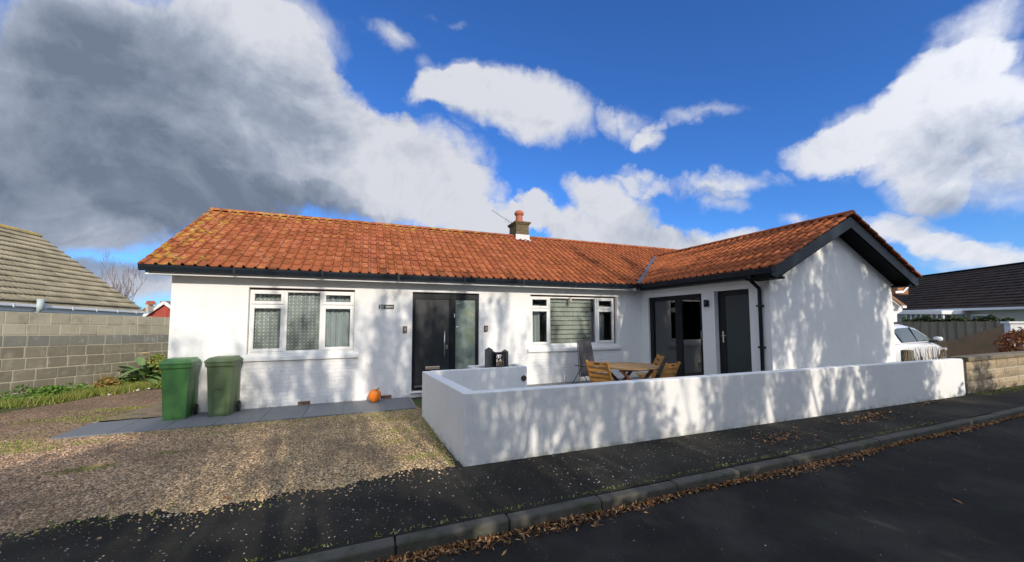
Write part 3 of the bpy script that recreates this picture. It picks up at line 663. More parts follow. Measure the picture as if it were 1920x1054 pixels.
MB().box(1.152, 2.988, .02, .16, .985, 1.03).build('sub_sill', MT['whitepvc'], house)
MB().box(6.972, 9.538, .02, .16, .965, 1.02).build('sub_sill', MT['whitepvc'], house)
MB().box(9.503, 9.538, .09, .2, 1.02, 2.288).box(1.152, 2.988, .09, .2, 2.252, 2.288).box(6.972, 9.50, .09, .2, 2.252, 2.288).build('frame_shade_strip', MT['teakdark'], house)  # brown strips over both windows paint the reveal's shadow; another fills the right gap
# curtains and blind
m, T, b, o = new_mat('dotted_net_curtain'); p = pos(T); sx = T.new('ShaderNodeSeparateXYZ'); T.l.new(p, sx.inputs[0])
fz = T.math('ADD', T.math('DIVIDE', sx.outputs[2], .068), 0.0); fl = T.math('FLOOR', fz)
fx_ = T.math('ADD', T.math('DIVIDE', sx.outputs[0], .070), T.math('MULTIPLY', fl, .0))
du = T.math('ABSOLUTE', T.math('SUBTRACT', T.math('FRACT', fx_), .5)); dv = T.math('ABSOLUTE', T.math('SUBTRACT', T.math('FRACT', fz), .5))
dot = T.math('SUBTRACT', 1.0, T.smooth(T.math('ADD', T.math('POWER', du, 2.0), T.math('POWER', dv, 2.0)), .015, .05))
T.l.new(T.mix(dot, T.mix(T.noise(p, 4, 4, .6), (.33, .355, .335, 1), (.44, .465, .44, 1)), (.80, .81, .78, 1)), b.inputs['Base Color']); b.inputs['Roughness'].default_value = .9; MT['net'] = m
MT['drape'] = mat('grey_green_curtain', (.38, .42, .43), .9, .1, 5)
MT['drape2'] = mat('pale_curtain', (.78, .82, .78), .9, .1, 5)
def curtain(name, x0, x1, z0, z1, y, amp, n, m, label, ax='x', group=None):
    mb = MB(); k = 60
    for i in range(k+1):
        t = i/k; ph = t*n*2*math.pi; off = amp*math.sin(ph)+amp*.4*math.sin(ph*1.7+1)
        for z, a in ((z0, 1.0), (z1, .8)):
            q = x0+(x1-x0)*t; mb.v.append((q, y+off*a, z) if ax == 'x' else (y+off*a, q, z))
    for i in range(k): mb.f.append((2*i, 2*i+2, 2*i+3, 2*i+1))
    return tag(mb.build(name, m, smooth=True), label, 'curtain', group)
curtain('net_curtain', 1.19, 1.72, 1.02, 2.20, .22, .012, 5, MT['net'], 'dotted net curtain behind the left sash of the window nearest the bins')
curtain('net_curtain', 1.76, 2.35, 1.02, 2.27, .215, .014, 5, MT['net'], 'dotted net curtain behind the wide middle pane of the window nearest the bins')
curtain('net_curtain', 2.40, 2.96, 1.02, 2.20, .225, .018, 6, MT['drape'], 'plain blue-grey net curtain behind the right sash of the window nearest the bins')
curtain('curtain', 7.02, 7.34, .98, 2.05, .27, .02, 5, MT['drape'], 'green-grey curtain behind the left sash of the window beside the patio')
curtain('curtain', 9.00, 9.30, .98, 2.06, .27, .02, 5, MT['drape'], 'dark curtain behind the right sash of the window beside the patio')
tag(MB().lathe([(0, 0), (.05, 0), (.055, .05), (.065, .075), (0, .075)], (1.50, .16, 1.045), 14).build('green_cup', mat('green_glaze', (.01, .18, .09), .3), smooth=True), 'small green cup on the inner ledge behind the left window sash', 'cup')
bl = thing('roller_blind', 'striped grey-green day and night blind behind the patio window middle pane', 'blind', (0, 0, 0))
mA, mB = mat('blind_band_green', (.40, .42, .37), .8, .1, 3), mat('blind_band_dark', (.07, .085, .07), .8)
MB().box(7.57, 8.86, .20, .202, 1.02, 2.24).build('backing', mB, bl)
zz = 2.215
for i in range(10): MB().box(7.575, 8.82, .190, .194, zz-.095, zz).build('band', mA, bl); zz -= .117
m_ = MB().box(8.10, 8.16, .03, .09, 2.17, 2.24).lathe([(0, -.03), (.04, -.025), (.045, 0), (.04, .025), (0, .03)], (8.13, .03, 2.13), 12)
m_.build('security_camera', mat('beige_plastic', (.50, .45, .36), .5), house)

# ---- front door
door = MB().box(4.152, 5.658, .07, .15, 2.13, 2.278).box(4.152, 4.215, .07, .15, .15, 2.13).box(4.99, 5.12, .07, .15, .15, 2.13).box(5.595, 5.658, .07, .15, .15, 2.13).box(5.12, 5.595, .07, .15, .15, .22).build('front_door', MT['anthracite'], house, bevel=.004)
MB().box(4.22, 4.985, .085, .13, .17, 2.125).build('door_leaf', MT['doordark'], door, bevel=.003)
MB().box(4.222, 4.983, .078, .085, .20, .235).build('weather_bar', MT['chrome'], door)
MB().box(5.12, 5.595, .10, .11, .22, 2.13).build('frosted_pane', MT['glassfrost'], door)
MB().tube([(4.86, .01, .86), (4.86, .01, 1.43)], .014, 10).build('pull_handle', MT['chrome'], door, smooth=True)
MB().tube([(4.86, .01, .92), (4.86, .085, .92)], .010, 8).tube([(4.86, .01, 1.37), (4.86, .085, 1.37)], .010, 8).build('handle_post', MT['chrome'], door)
MB().box(4.91, 4.945, .075, .086, 1.02, 1.10).build('lock_plate', MT['chrome'], door, bevel=.003)
MB().box(4.45, 4.77, .068, .086, .57, .64).build('letterbox', mat('brass_letterbox', (.72, .56, .42), .3, .05, 5, metal=.8), door, bevel=.01)
MB().box(5.085, 5.105, .066, .070, 1.72, 1.81).build('door_sensor', MT['whitepvc'], door)
MB().box(5.14, 5.19, .096, .0995, 1.50, 1.525).build('sticker', MT['whitepvc'], door)
for i, (sx_, sz_) in enumerate(((5.16, 2.04), (5.21, 2.055), (5.27, 2.075), (5.32, 2.08), (5.36, 2.10))): MB().box(sx_, sx_+.03, .096, .0995, sz_, sz_+.012).build('sticker', MT['whitepvc'], door)
MB().box(4.13, 5.68, -.035, .26, .095, .118).build('threshold', MT['whitepvc'], house, bevel=.004)
# coloured things seen through the frosted pane are in its material; number plaque
sg = MB().box(3.46, 3.765, -.012, -.001, 1.905, 1.992).build('house_name_plate', mat('bronze_plaque', (.035, .032, .025), .4), house, bevel=.002)
text_part('21', .092, (3.475, -.0135, 1.915), (R(90), 0, 0), MT['whitepvc'], sg, bold=.002)
text_part("Oliver's", .052, (3.585, -.0135, 1.930), (R(90), 0, 0), MT['whitepvc'], sg, bold=.001)
for xx in (3.955, 5.775):
    wl = MB().box(xx, xx+.085, -.06, -.001, 1.40, 1.535).build('wall_light', MT['teakdark'], house, bevel=.006)
    MB().box(xx+.02, xx+.065, -.066, -.06, 1.42, 1.50).build('lens', MT['glassfrost'], wl)
MT['airbrick'] = mat('terracotta_airbrick', (.30, .16, .11), .9)
for xx in (2.02, 3.53):
    ab = MB().box(xx, xx+.215, -.012, -.001, .03, .095).build('air_brick', MT['airbrick'], house)
    mb = MB()
    for i in range(7):
        for k in range(2): mb.box(xx+.012+i*.028, xx+.03+i*.028, -.0135, -.012, .04+k*.026, .056+k*.026)
    mb.build('vent_hole', MT['black'], ab)

# ---- wing doors (wall plane x = X0)
def sbox(mb, x0, x1, ya, yb, z0, z1): return mb.box(x0, x1, min(ya, yb), max(ya, yb), z0, z1)
xd = X0+.05
pf = MB()
sbox(pf, xd, xd+.09, -.272, -1.998, 2.15, 2.258); sbox(pf, xd, xd+.09, -.272, -1.998, .102, .20)
for ya, yb in ((-.272, -.39), (-1.16, -1.37), (-1.90, -1.998)): sbox(pf, xd, xd+.09, ya, yb, .20, 2.15)
patio = pf.build('patio_door', MT['anthracite'], house, bevel=.004)
sbox(MB(), xd+.04, xd+.048, -.39, -1.16, .20, 2.15).build('pane', MT['glassdark'], patio)
sbox(MB(), xd+.02, xd+.028, -1.37, -1.90, .20, 2.15).build('pane', MT['glassdark'], patio)
MB().tube([(xd-.001, -1.95, 1.20), (xd-.04, -1.955, 1.23), (xd-.04, -1.955, 1.38), (xd-.001, -1.95, 1.41)], .010, 8).build('handle', MT['chrome'], patio, smooth=True)
curtain('patio_curtain', -.42, -.84, .12, 2.16, X0+.19, .03, 6, MT['drape2'], 'pale full-height curtain behind the left half of the glass patio door', 'y')
d2 = MB(); xq = X0+.11
sbox(d2, xq, xq+.07, -2.332, -3.128, 2.17, 2.278); sbox(d2, xq, xq+.07, -2.332, -2.50, .102, 2.17); sbox(d2, xq, xq+.07, -3.06, -3.128, .102, 2.17)
d2o = d2.build('side_door', MT['anthracite'], house, bevel=.004)
sbox(MB(), xq+.012, xq+.05, -2.50, -3.06, .11, 2.17).build('door_leaf', mat('blue_black_door', (.022, .034, .040), .5), d2o)
MB().box(xq-.012, xq, -2.455, -2.425, 1.16, 1.40).build('lever_plate', MT['chrome'], d2o)
MB().tube([(xq-.012, -2.44, 1.31), (xq-.05, -2.44, 1.31), (xq-.05, -2.54, 1.31)], .010, 8).build('handle', MT['chrome'], d2o)
wl = MB().box(X0-.02, X0-.001, -2.20, -2.13, 1.95, 2.09).build('wall_light', MT['black'], house, label='black cylinder lamp between the patio door and the side door')
MB().tube([(X0-.07, -2.165, 1.94), (X0-.07, -2.165, 2.10)], .038, 14).build('lamp_cylinder', MT['black'], wl, smooth=True)
MB().box(X0-.05, X0-.02, -2.18, -2.15, 2.0, 2.03).build('lamp_arm', MT['black'], wl)

# ------------------------------------------------------------------ garden wall, planter and things on the terrace
gw = thing('garden_wall', 'low white rendered wall enclosing the terrace with a raised planter', 'wall')
c0, c1, c2 = Vector((4.14, -1.67, 0)), Vector((4.27, -4.10, 0)), Vector((15.32, -4.33, 0))
def wallseg(outer, inner, hs):
    mb = MB(); n_ = len(outer)
    top = lambda p, h: (p[0], p[1], h)
    for i in range(n_-1):
        a, b_, c_, d_ = outer[i], outer[i+1], inner[i+1], inner[i]
        mb.quad(top(a, -.06), top(b_, -.06), top(b_, hs[i+1]), top(a, hs[i])); mb.quad(top(d_, -.06), top(c_, -.06), top(c_, hs[i+1]), top(d_, hs[i]))
        mb.quad(top(a, hs[i]), top(b_, hs[i+1]), top(c_, hs[i+1]+.0), top(d_, hs[i]+.0))
    for i in (0, n_-1): mb.quad(top(outer[i], -.06), top(inner[i], -.06), top(inner[i], hs[i]), top(outer[i], hs[i]))
    bm = bmesh.new(); me = bpy.data.meshes.new('t'); me.from_pydata(mb.v, [], mb.f); bm.from_mesh(me); bmesh.ops.remove_doubles(bm, verts=bm.verts, dist=1e-5)
    mb.v = [tuple(v.co) for v in bm.verts]; mb.f = [tuple(v.index for v in f.verts) for f in bm.faces]; bm.free(); return mb
th = .15
outer = [(6.10, -1.70), (5.0, -1.69), (4.14, -1.67)][::-1]
wallseg([(4.14, -1.67), (4.27, -4.10), (10, -4.215), (15.32, -4.33)], [(4.14+th, -1.67), (4.27+th, -4.10+th*.98), (10, -4.215+th), (15.32, -4.33+th)], [.77, .812, .80, .79]).build('boundary_wall', MT['render'], gw, bevel=.012)
pl = MB()
pl.box(4.295, 6.12, -1.70, -1.58, -.05, .765); pl.build('planter_wall', MT['render'], gw, bevel=.010)
MB().box(5.10, 5.20, -1.578, -1.20, -.05, .763).box(6.02, 6.12, -1.578, -1.20, -.05, .763).box(5.10, 6.12, -1.198, -1.10, -.05, .763).build('planter_side', MT['render'], gw, bevel=.008)
MB().box(5.20, 6.02, -1.58, -1.20, -.05, .66).build('planter_soil', MT['soil'], gw)
MB().tube([(6.045, -1.695, .545), (6.045, -1.715, .545)], .055, 16).build('drain_pipe_end', mat('brown_pipe', (.05, .038, .028), .6), gw)
MB().box(15.325, 15.45, -4.30, -4.18, -.05, .76).build('end_pier', MT['render'], gw, bevel=.01)
# dark pointed-board screen standing in the planter
sc_ = thing('garden_screen', 'dark grey folding screen of pointed boards with a cut-out panel in the planter', 'screen', (5.6, -1.42, .66))
def pointed(mb, x0, x1, y, z0, z1, tip, d=.02, yaw=0):
    pts = [(x0, 0, z0), (x1, 0, z0), (x1, 0, z1), ((x0+x1)/2, 0, z1+tip), (x0, 0, z1)]
    Rm = Matrix.Rotation(yaw, 3, 'Z'); pts = [tuple(Rm @ Vector(p_)+Vector((0, y, 0))) for p_ in pts]; return mb.prism(pts, (0, 0, 0), tuple(Rm @ Vector((0, d, 0))))
pointed(MB(), -.26, -.10, -.06, 0, .43, .045).build('pointed_board', MT['greywood'], sc_)
pointed(MB(), .13, .27, .08, 0, .37, .045).build('pointed_board', MT['greywood'], sc_)
pointed(MB(), -.17, -.02, -.01, 0, .36, .03, yaw=R(-50)).build('pointed_board', MT['soffit'], sc_)
mb = MB(); mb.box(-.12, -.09, -.09, -.07, 0, .38).box(.12, .155, -.09, -.07, 0, .38).box(-.09, .12, -.09, -.07, .33, .38).box(-.09, .12, -.09, -.07, 0, .06)
mb.build('fretwork_frame', MT['black'], sc_)
mb = MB()
for k in (-1, 1):
    pts = [(.005+k*.035+k*.025*math.cos(t), -.08, .20+.115*math.sin(t)) for t in [i*math.pi/8 for i in range(17)]]
    mb.tube(pts, .008, 5)
mb.tube([(-.085, -.08, .33), (.10, -.08, .10)], .007, 5).tube([(.10, -.08, .33), (-.085, -.08, .10)], .007, 5).tube([(.085, -.08, .06), (.085, -.08, .33)], .008, 5)
mb.build('fretwork', MT['black'], sc_)
jar = thing('candle_jar', 'glass jar with amber candle standing in front of the dark garden screen', 'jar', (5.59, -1.64, .766))
MB().lathe([(0, 0), (.035, 0), (.055, .03), (.06, .08), (.05, .14), (.035, .17), (.03, .17), (.045, .13), (.054, .08), (.05, .03), (.03, .008), (0, .008)], (0, 0, 0), 16).build('glass', glass('jar_glass', (.95, .9, .8)), jar, smooth=True)
MB().lathe([(0, .01), (.045, .03), (.05, .07), (.045, .11), (0, .11)], (0, 0, 0), 14).build('candle', mat('amber_wax', (.48, .27, .12), .6), jar, smooth=True)

# furniture, terrace floor at z = .10
ZT = .10
def folding_chair(label, loc, rz, zoff=0):
    t = thing('folding_chair', label, 'chair', loc, rz, 'wooden folding chairs round the terrace table')
    # local: back at y=0 facing -y is seen from behind; seat towards +y
    for sx_ in (-1, 1):
        MB().bar((sx_*.20, -.05, .86), (sx_*.20, .36, .0), .028, .045).build('back_post', MT['teak'], t)
        MB().bar((sx_*.17, .42, .44), (sx_*.17, -.02, .0), .026, .042).build('leg', MT['teak'], t)
    for z in (.80, .70, .60, .52):
        y_ = -.05+(.86-z)*.41/.86; MB().box(-.186, .186, y_-.012, y_+.008, z-.036, z+.042).build('back_slat', MT['teak'], t)
    MB().box(-.05, .05, -.0405, -.036, .80, .825).build('handle_cut_out', MT['black'], t)
    for k in range(6): MB().box(-.19, .19, .10+k*.06, .15+k*.06, .435, .452).build('seat_slat', MT['teak'], t)
    return t
folding_chair('wooden folding chair nearest the front door side, left of the table', (7.10, -2.62, ZT-.04), R(-62))
folding_chair('wooden folding chair right of the table with its slatted back to the street', (8.50, -2.92, ZT-.10), R(14))
folding_chair('wooden folding chair mostly hidden, between the table and the patio door', (9.02, -2.05, ZT-.05), R(60))
tb = thing('garden_table', 'round slatted wooden folding table with crossed dark legs on the terrace', 'table', (7.78, -2.62, ZT))
Nb = 9; hw = .50
for i in range(Nb):
    y0 = -hw+i*2*hw/Nb; y1 = y0+2*hw/Nb-.008; ym = max(abs(y0), abs(y1)); xl = math.sqrt(max(.02, .53**2-min(abs(y0), abs(y1))**2)); 
    MB().prism([(-math.sqrt(max(.01, .53**2-y0*y0)), y0, .685), (math.sqrt(max(.01, .53**2-y0*y0)), y0, .685), (math.sqrt(max(.01, .53**2-y1*y1)), y1, .685), (-math.sqrt(max(.01, .53**2-y1*y1)), y1, .685)], (0, 0, 0), (0, 0, .024)).build('top_slat', MT['teakgrey'], tb)
MB().box(-.42, .42, -.30, -.26, .64, .684).box(-.42, .42, .26, .30, .64, .684).build('apron', MT['teakdark'], tb)
for y_ in (-.24, .24):
    for k in (-1, 1): MB().bar((k*.36, y_+k*.02, .65), (-k*.34, y_+k*.02, 0), .03, .05).build('leg', MT['teakdark'], tb)
MB().bar((-.18, -.24, .33), (-.18, .24, .33), .03, .04).bar((-.3, -.26, .48), (.12, -.26, .40), .03, .035).build('stretcher', MT['teak'], tb)
rc = thing('reclining_chair', 'grey fabric reclining garden chair with thin black frame under the patio window', 'recliner', (8.20, -.62, ZT), R(8))
MB().prism([(-.24, .0, .22), (.24, 0, .22), (.19, .14, 1.04), (-.19, .14, 1.04)], (0, 0, 0), (0, -.008, .0)).build('back_fabric', MT['textile'], rc)
MB().prism([(-.24, .0, .24), (.24, 0, .24), (.24, -.42, .30), (-.24, -.42, .30)], (0, 0, 0), (0, 0, .008)).build('seat_fabric', MT['textile'], rc)
MB().tube([(-.26, -.42, .30), (-.27, 0, .22), (-.21, .14, 1.02), (-.17, .15, 1.06), (.17, .15, 1.06), (.21, .14, 1.02), (.27, 0, .22), (.26, -.42, .30)], .011, 6).build('frame', mat('dark_grey_tube', (.07, .07, .08), .4, metal=.3), rc)
for k in (-1, 1):
    MB().tube([(k*.30, .25, 0), (k*.29, -.1, .46), (k*.29, -.42, .50)], .010, 6).build('leg', MT['black'], rc)
    MB().tube([(k*.30, -.45, 0), (k*.29, -.05, .40)], .010, 6).build('leg', MT['black'], rc)
    MB().box(k*.29-.025, k*.29+.025, -.30, .12, .47, .49).build('armrest', MT['black'], rc, bevel=.006)

# ------------------------------------------------------------------ wheelie bins, pumpkin
def bin_(label, loc, rz, m, panel):
    t = thing('wheelie_bin', label, 'wheelie bin', loc, rz, 'wheelie bins against the white wall')
    def ring(hw, y0, y1, z): return [(-hw, y0, z), (hw, y0, z), (hw, y1, z), (-hw, y1, z)]
    mb = MB(); rings = [ring(.185, -.20, .20, 0), ring(.19, -.215, .23, .05), ring(.235, -.265, .27, .86), ring(.262, -.295, .30, .865), ring(.262, -.295, .30, .93)]
    for r_ in rings: mb.v += r_
    for i in range(len(rings)-1):
        for j in range(4): mb.f.append((4*i+j, 4*i+(j+1) % 4, 4*i+4+(j+1) % 4, 4*i+4+j))
    mb.f.append((3, 2, 1, 0)); body = mb.build('body', m, t, bevel=.016, segs=3)
    if panel:
        MB().tube([(-.115, -.232, .06), (-.120, -.249, .40), (-.10, -.253, .46), (-.05, -.256, .48), (.05, -.256, .48), (.10, -.253, .46), (.120, -.249, .40), (.115, -.232, .06)], .006, 6).build('panel_rim', m, body)
    mb = MB(); rings = [ring(.275, -.315, .31, .932), ring(.275, -.31, .31, .965), ring(.235, -.27, .29, .995), ring(.215, -.18, .27, 1.02)]
    for r_ in rings: mb.v += r_
    for i in range(3):
        for j in range(4): mb.f.append((4*i+j, 4*i+(j+1) % 4, 4*i+4+(j+1) % 4, 4*i+4+j))
    mb.f.append((15, 14, 13, 12)); mb.f.append((0, 1, 2, 3)); mb.build('lid', m, t, bevel=.012, segs=3)
    MB().tube([(-.21, .30, .93), (-.21, .37, .96), (.21, .37, .96), (.21, .30, .93)], .015, 8).build('handle', m, t)
    for k in (-1, 1):
        w = MB().tube([(k*.215, .24, .10), (k*.262, .24, .10)], .10, 18).build('wheel', MT['rubber'], t, bevel=.008)
        MB().tube([(k*.262, .24, .10), (k*.268, .24, .10)], .045, 12).build('hub', MT['black'], w)
        MB().box(k*.215-.012, k*.215+.012, .20, .262, .12, .84).build('rear_rib', m, body)
    MB().tube([(-.215, .24, .10), (.215, .24, .10)], .012, 8).build('axle', MT['black'], t)
    t.scale = (.80, .68, .985)
    return t
bin_('bright green wheelie bin, left of the two against the white wall', (.295, -.31, .02), R(2), MT['bin1'], False)
bin_('faded olive green wheelie bin, right of the two, with an arched front panel', (.905, -.30, .024), R(-2), MT['bin2'], True)
pk = thing('pumpkin', 'orange pumpkin with a stubby stalk on the grey paving by the wall', 'pumpkin', (3.36, -.26, .034))
pk.rotation_euler = (R(6), R(20), 0); pk.scale = (.98, .98, 1.12)
mb = MB(); nu, nv = 48, 14
for j in range(nv+1):
    ph = math.pi*j/nv
    for i in range(nu):
        t = 2*math.pi*i/nu; rr = .118*(1+.10*abs(math.cos(5*t))-.06)*math.sin(ph)**.8; z = .118*(1-math.cos(ph))-.02*math.exp(-((ph-math.pi)/.35)**2)*1.2
        mb.v.append((rr*math.cos(t), rr*math.sin(t)*.95, z))
for j in range(nv):
    for i in range(nu): mb.f.append((j*nu+i, j*nu+(i+1) % nu, (j+1)*nu+(i+1) % nu, (j+1)*nu+i))
mb.build('body', MT['pumpkin'], pk, smooth=True)
MB().tube([(0, 0, .205), (.008, 0, .235), (.03, .01, .265)], [.022, .014, .017], 7).build('stalk', MT['stem'], pk, smooth=True)

# ------------------------------------------------------------------ block wall on the left
MT['blockold'] = mat('old_concrete_block', (.225, .205, .150), .92, .2, 8, .006, 60, rand=.12, c2=(.33, .31, .24), f2=(.50, .72), s2=5)
MT['blocknew'] = mat('pale_concrete_block', (.42, .39, .29), .92, .15, 8, .005, 60, rand=.08, c2=(.28, .265, .20), f2=(.5, .7), s2=3)
MT['blockdark'] = mat('slurry_coated_block', (.22, .22, .185), .9, .25, 7, .006, 60, rand=.08, c2=(.33, .34, .31), f2=(.58, .68), s2=9)
MT['joint'] = mat('rough_cream_mortar', (.52, .47, .36), .95, .15, 20, .004, 80)
A_, B_ = Vector((-3.42, 2.13, 0)), Vector((-1.92, 5.0, 0)); du_ = (B_-A_).normalized(); nn = Vector((du_.y, -du_.x, 0))
bw = thing('block_wall', 'long concrete block wall with two paler top courses left of the bungalow', 'wall', (0, 0, 0))
S0, S1_ = -3.5, 4.6; Hc = .232; slope = -.028
def WP(s, z, d): return A_+du_*s+Vector((0, 0, z+slope*s))+nn*d
mb = MB(); mb.prism([WP(S0, -.4, -.2), WP(S1_, -.4, -.2), WP(S1_, 1.835, -.2), WP(S0, 1.835, -.2)], (0, 0, 0), tuple(nn*.192)); mb.build('mortar', MT['joint'], bw)
for c in range(8):
    zt_ = 1.845-c*Hc; zb_ = zt_-Hc; s = S0-(.17 if c % 2 else 0); m_ = MT['blocknew'] if c < 2 else MT['blockdark'] if c == 2 else MT['blockold']
    if c == 0: zt_ += .012
    while s < S1_-.05:
        L = .335 if random.random() > .07 else .19
        e = min(s+L, S1_); jt = .010 if c < 3 else .014
        a0, a1 = max(s, S0)+jt, e-.002
        pr = random.uniform(-.004, .006)
        g_ = jt if c > 0 else .0
        pts = [WP(a0, zb_+jt+random.uniform(-.004, .004), pr), WP(a1, zb_+jt+random.uniform(-.004, .004), pr), WP(a1, zt_-g_*.4, pr), WP(a0, zt_-g_*.4, pr)]
        if a1-a0 > .03: MB().prism(pts, (0, 0, 0), tuple(nn*-.1)).build('block', m_, bw, bevel=.006, segs=1)
        s = e
# ------------------------------------------------------------------ neighbour on the left
nb = thing('neighbour_bungalow', 'bungalow with grey-brown interlocking tile roof and white gutter beyond the block wall', 'bungalow')
Ea, Eb = Vector((-6.94, 7.55, 2.22)), Vector((-5.97, 13.11, 2.09)); uu = (Eb-Ea).normalized(); hn = Vector((-uu.y, uu.x, 0)).normalized()
best = None
for wq in np.arange(2.5, 7, .05):
    Rr = Eb+hn*wq
    for zq in np.arange(3.5, 7, .05):
        Rr.z = zq; q = project(Rr); e = abs(q[0]-72)+abs(q[1]-443)
        if best is None or e < best[0]: best = (e, wq, zq)
_, wq, zq = best; Rb = Eb+hn*wq; Rb.z = zq; Len = 15.0
vv = (Rb-Eb); LL = vv.length; vv.normalize(); un = -uu; nrm_ = un.cross(vv)
if nrm_.z < 0: nrm_ = -nrm_
Start = Eb
MT['ntile'] = tile_mat('grey_brown_interlocking_tile', (.43, .365, .235), Start, 0, 0, 0, .30, LL/15, False, un, vv, (.32, .27, .20))
m, T, b, o = new_mat('yellow_lichen_ridge'); p = pos(T)
T.l.new(T.mix(T.smooth(T.noise(p, 4, 5, .6), .35, .55), (.30, .25, .17, 1), (.58, .37, .04, 1)), b.inputs['Base Color']); b.inputs['Roughness'].default_value = .9; MT['nridge'] = m
tmn = tile_mesh(.30, LL/15, MT['ntile'], [(0, .0), (.02, .016), (.05, .018), (.07, .002), (.15, .0), (.17, .016), (.20, .018), (.22, .002), (.304, .0)], .035, .055, 'neighbour_tile')
tiles = []
# tile basis must be right handed: u x v = n
uT = vv.cross(nrm_)
st = Start if uT.dot(un) > 0 else Start+un*Len
lay(st+nrm_*.01, uT, vv, nrm_, .30, LL/15, int(Len/.30), 15, lambda c: True, tmn)
nroof = bpy.data.objects.new('roof', None); col.objects.link(nroof); nroof.parent = nb
vis = [t for t in tiles if project(t[1])[2] > 1 and project(t[1])[0] > -60]; hid = [t for t in tiles if not (project(t[1])[2] > 1 and project(t[1])[0] > -60)]
vis.sort(key=lambda t: -t[0]); tiles = vis+hid; place_tiles(tiles, nroof, 295)
far = Eb+hn*2*wq; mb = MB(); dn = -nrm_*.012
mb.quad(Eb+dn, Eb+un*Len+dn, Rb+un*Len+dn, Rb+dn); mb.quad(Rb, Rb+un*Len, far+un*Len, far); mb.build('roof_deck', MT['ntile'], nroof)
for i in range(int(Len/.45)):
    p = Rb+un*(i*.45-.05); q_ = Rb+un*((i+1)*.45-.058); MB().tube([p+Vector((0, 0, .0)), q_+Vector((0, 0, .0))], .10, 8).build('ridge_tile', MT['nridge'], nroof)
inw = hn*.35; zz0 = Vector((0, 0, -1)); mb = MB()
f0_ = Eb+inw-uu*.25; f1_ = Eb+un*Len+inw
mb.prism([(f0_.x, f0_.y, 0), (f1_.x, f1_.y, 0), (f1_.x, f1_.y, 2.2), (f0_.x, f0_.y, 2.1)], (0, 0, 0), tuple(hn*.25))
g0 = Eb+hn*.35-uu*.25; g1_ = far-hn*.35-uu*.25; mb.prism([(g0.x, g0.y, 0), (g1_.x, g1_.y, 0), (g1_.x, g1_.y, 2.1), (Rb.x-uu.x*.25, Rb.y-uu.y*.25, zq-.15), (g0.x, g0.y, 2.1)], (0, 0, 0), tuple(-uu*.2))
mb.build('wall', MT['render'], nb)
def gut2(a, b_, w, h, z0, m, name, par, off=0): 
    return MB().bar(a+Vector((0, 0, z0))+hn*off, b_+Vector((0, 0, z0))+hn*off, w, h).build(name, m, par, bevel=.01)
MT['whitegutter'] = mat('white_gutter', (.80, .80, .80), .4, .04, 4)
gut2(Eb+uu*.05, Eb+un*Len, .10, .085, -.03, MT['whitegutter'], 'gutter', nb, -.02)
gut2(Eb, Eb+un*Len, .03, .17, -.13, MT['whitegutter'], 'fascia', nb, .10)
gut2(Eb, Eb+un*Len, .22, .02, -.222, MT['whitegutter'], 'soffit', nb, .22)
for i in range(9):
    q_ = Eb+un*(.6+i*.95); MB().bar(q_+Vector((0, 0, -.11))-hn*.075, q_+Vector((0, 0, .01))-hn*.075, .035, .012, tuple(hn)).build('gutter_clip', MT['whitegutter'], nb)
# flue elbow poking up through the gutter
q_ = None
for s in np.arange(0, 9, .05):
    if project(Eb+un*s)[0] < 70: q_ = Eb+un*s; break
MB().tube([q_-hn*.10+Vector((0, 0, .20)), q_-hn*.10+Vector((0, 0, -.10)), q_-hn*.02+Vector((0, 0, -.28)), q_+hn*.2+Vector((0, 0, -.36))], .085, 14).build('flue_pipe', mat('pale_blue_grey_pipe', (.45, .52, .50), .5, .1, 8), nb, smooth=True)

# ------------------------------------------------------------------ far things on the left: red gable, chimneys, bare trees
rg = thing('red_gabled_house', 'distant red gable end with white bargeboards between the block wall and bungalow', 'house', (0, 0, 0))
MT['redwall'] = mat('red_painted_gable', (.42, .075, .05), .8); MT['redtile'] = mat('distant_brown_tile', (.24, .13, .08), .9, .2, 3)
gx, gyy = -19.9, 49.3; zA = 4.0; ux = rt
def GP(s, z, d=0): return Vector((gx, gyy, 0))+ux*s+Vector((0, 0, z))+f0v*d
f0v = Vector((math.sin(YAW), math.cos(YAW), 0))
MB().prism([GP(-2.1, -.5), GP(2.1, -.5), GP(2.1, 2.4), GP(.45, 3.75), GP(-2.1, 2.0)], (0, 0, 0), tuple(f0v*.3)).build('wall', MT['redwall'], rg)
for a, b_ in (((-2.6, 1.9), (.45, 4.0)), ((.45, 4.0), (3.5, 1.9))):
    MB().bar(GP(a[0], a[1], -.3), GP(b_[0], b_[1], -.3), .12, .34).build('bargeboard', MT['whitepvc'], rg)
    MB().quad(GP(a[0], a[1]+.2, -.3), GP(b_[0], b_[1]+.2, -.3), GP(b_[0], b_[1]+.2, 9), GP(a[0], a[1]+.2, 9)).build('roof', MT['redtile'], rg)
hb = thing('brown_roofed_house', 'distant house with brown roof and red chimney left of the red gable', 'house')
def HP(px, py, dist):
    d = fw+rt2*((px-960)/F_PX)-up2*((py-527-SHIFT_PX)/F_PX); return CAM+d*dist
MB().prism([HP(240, 592, 46), HP(262, 583, 46), HP(275, 575, 46), HP(300, 574, 46), HP(318, 575, 46), HP(318, 592, 46)], (0, 0, 0), tuple(f0v*5)).build('roof', MT['redtile'], hb)
ch = MB().prism([HP(273, 584, 44), HP(278, 584, 44), HP(278, 571, 44), HP(273, 571, 44)], (0, 0, 0), tuple(f0v*.6)).build('chimney', mat('cream_chimney', (.5, .47, .40), .8), hb)
MB().prism([HP(272, 571, 44), HP(285, 571, 44), HP(281, 564, 44), HP(275, 564, 44)], (0, 0, 0), tuple(f0v*.6)).build('chimney_pots', MT['clay'], ch)
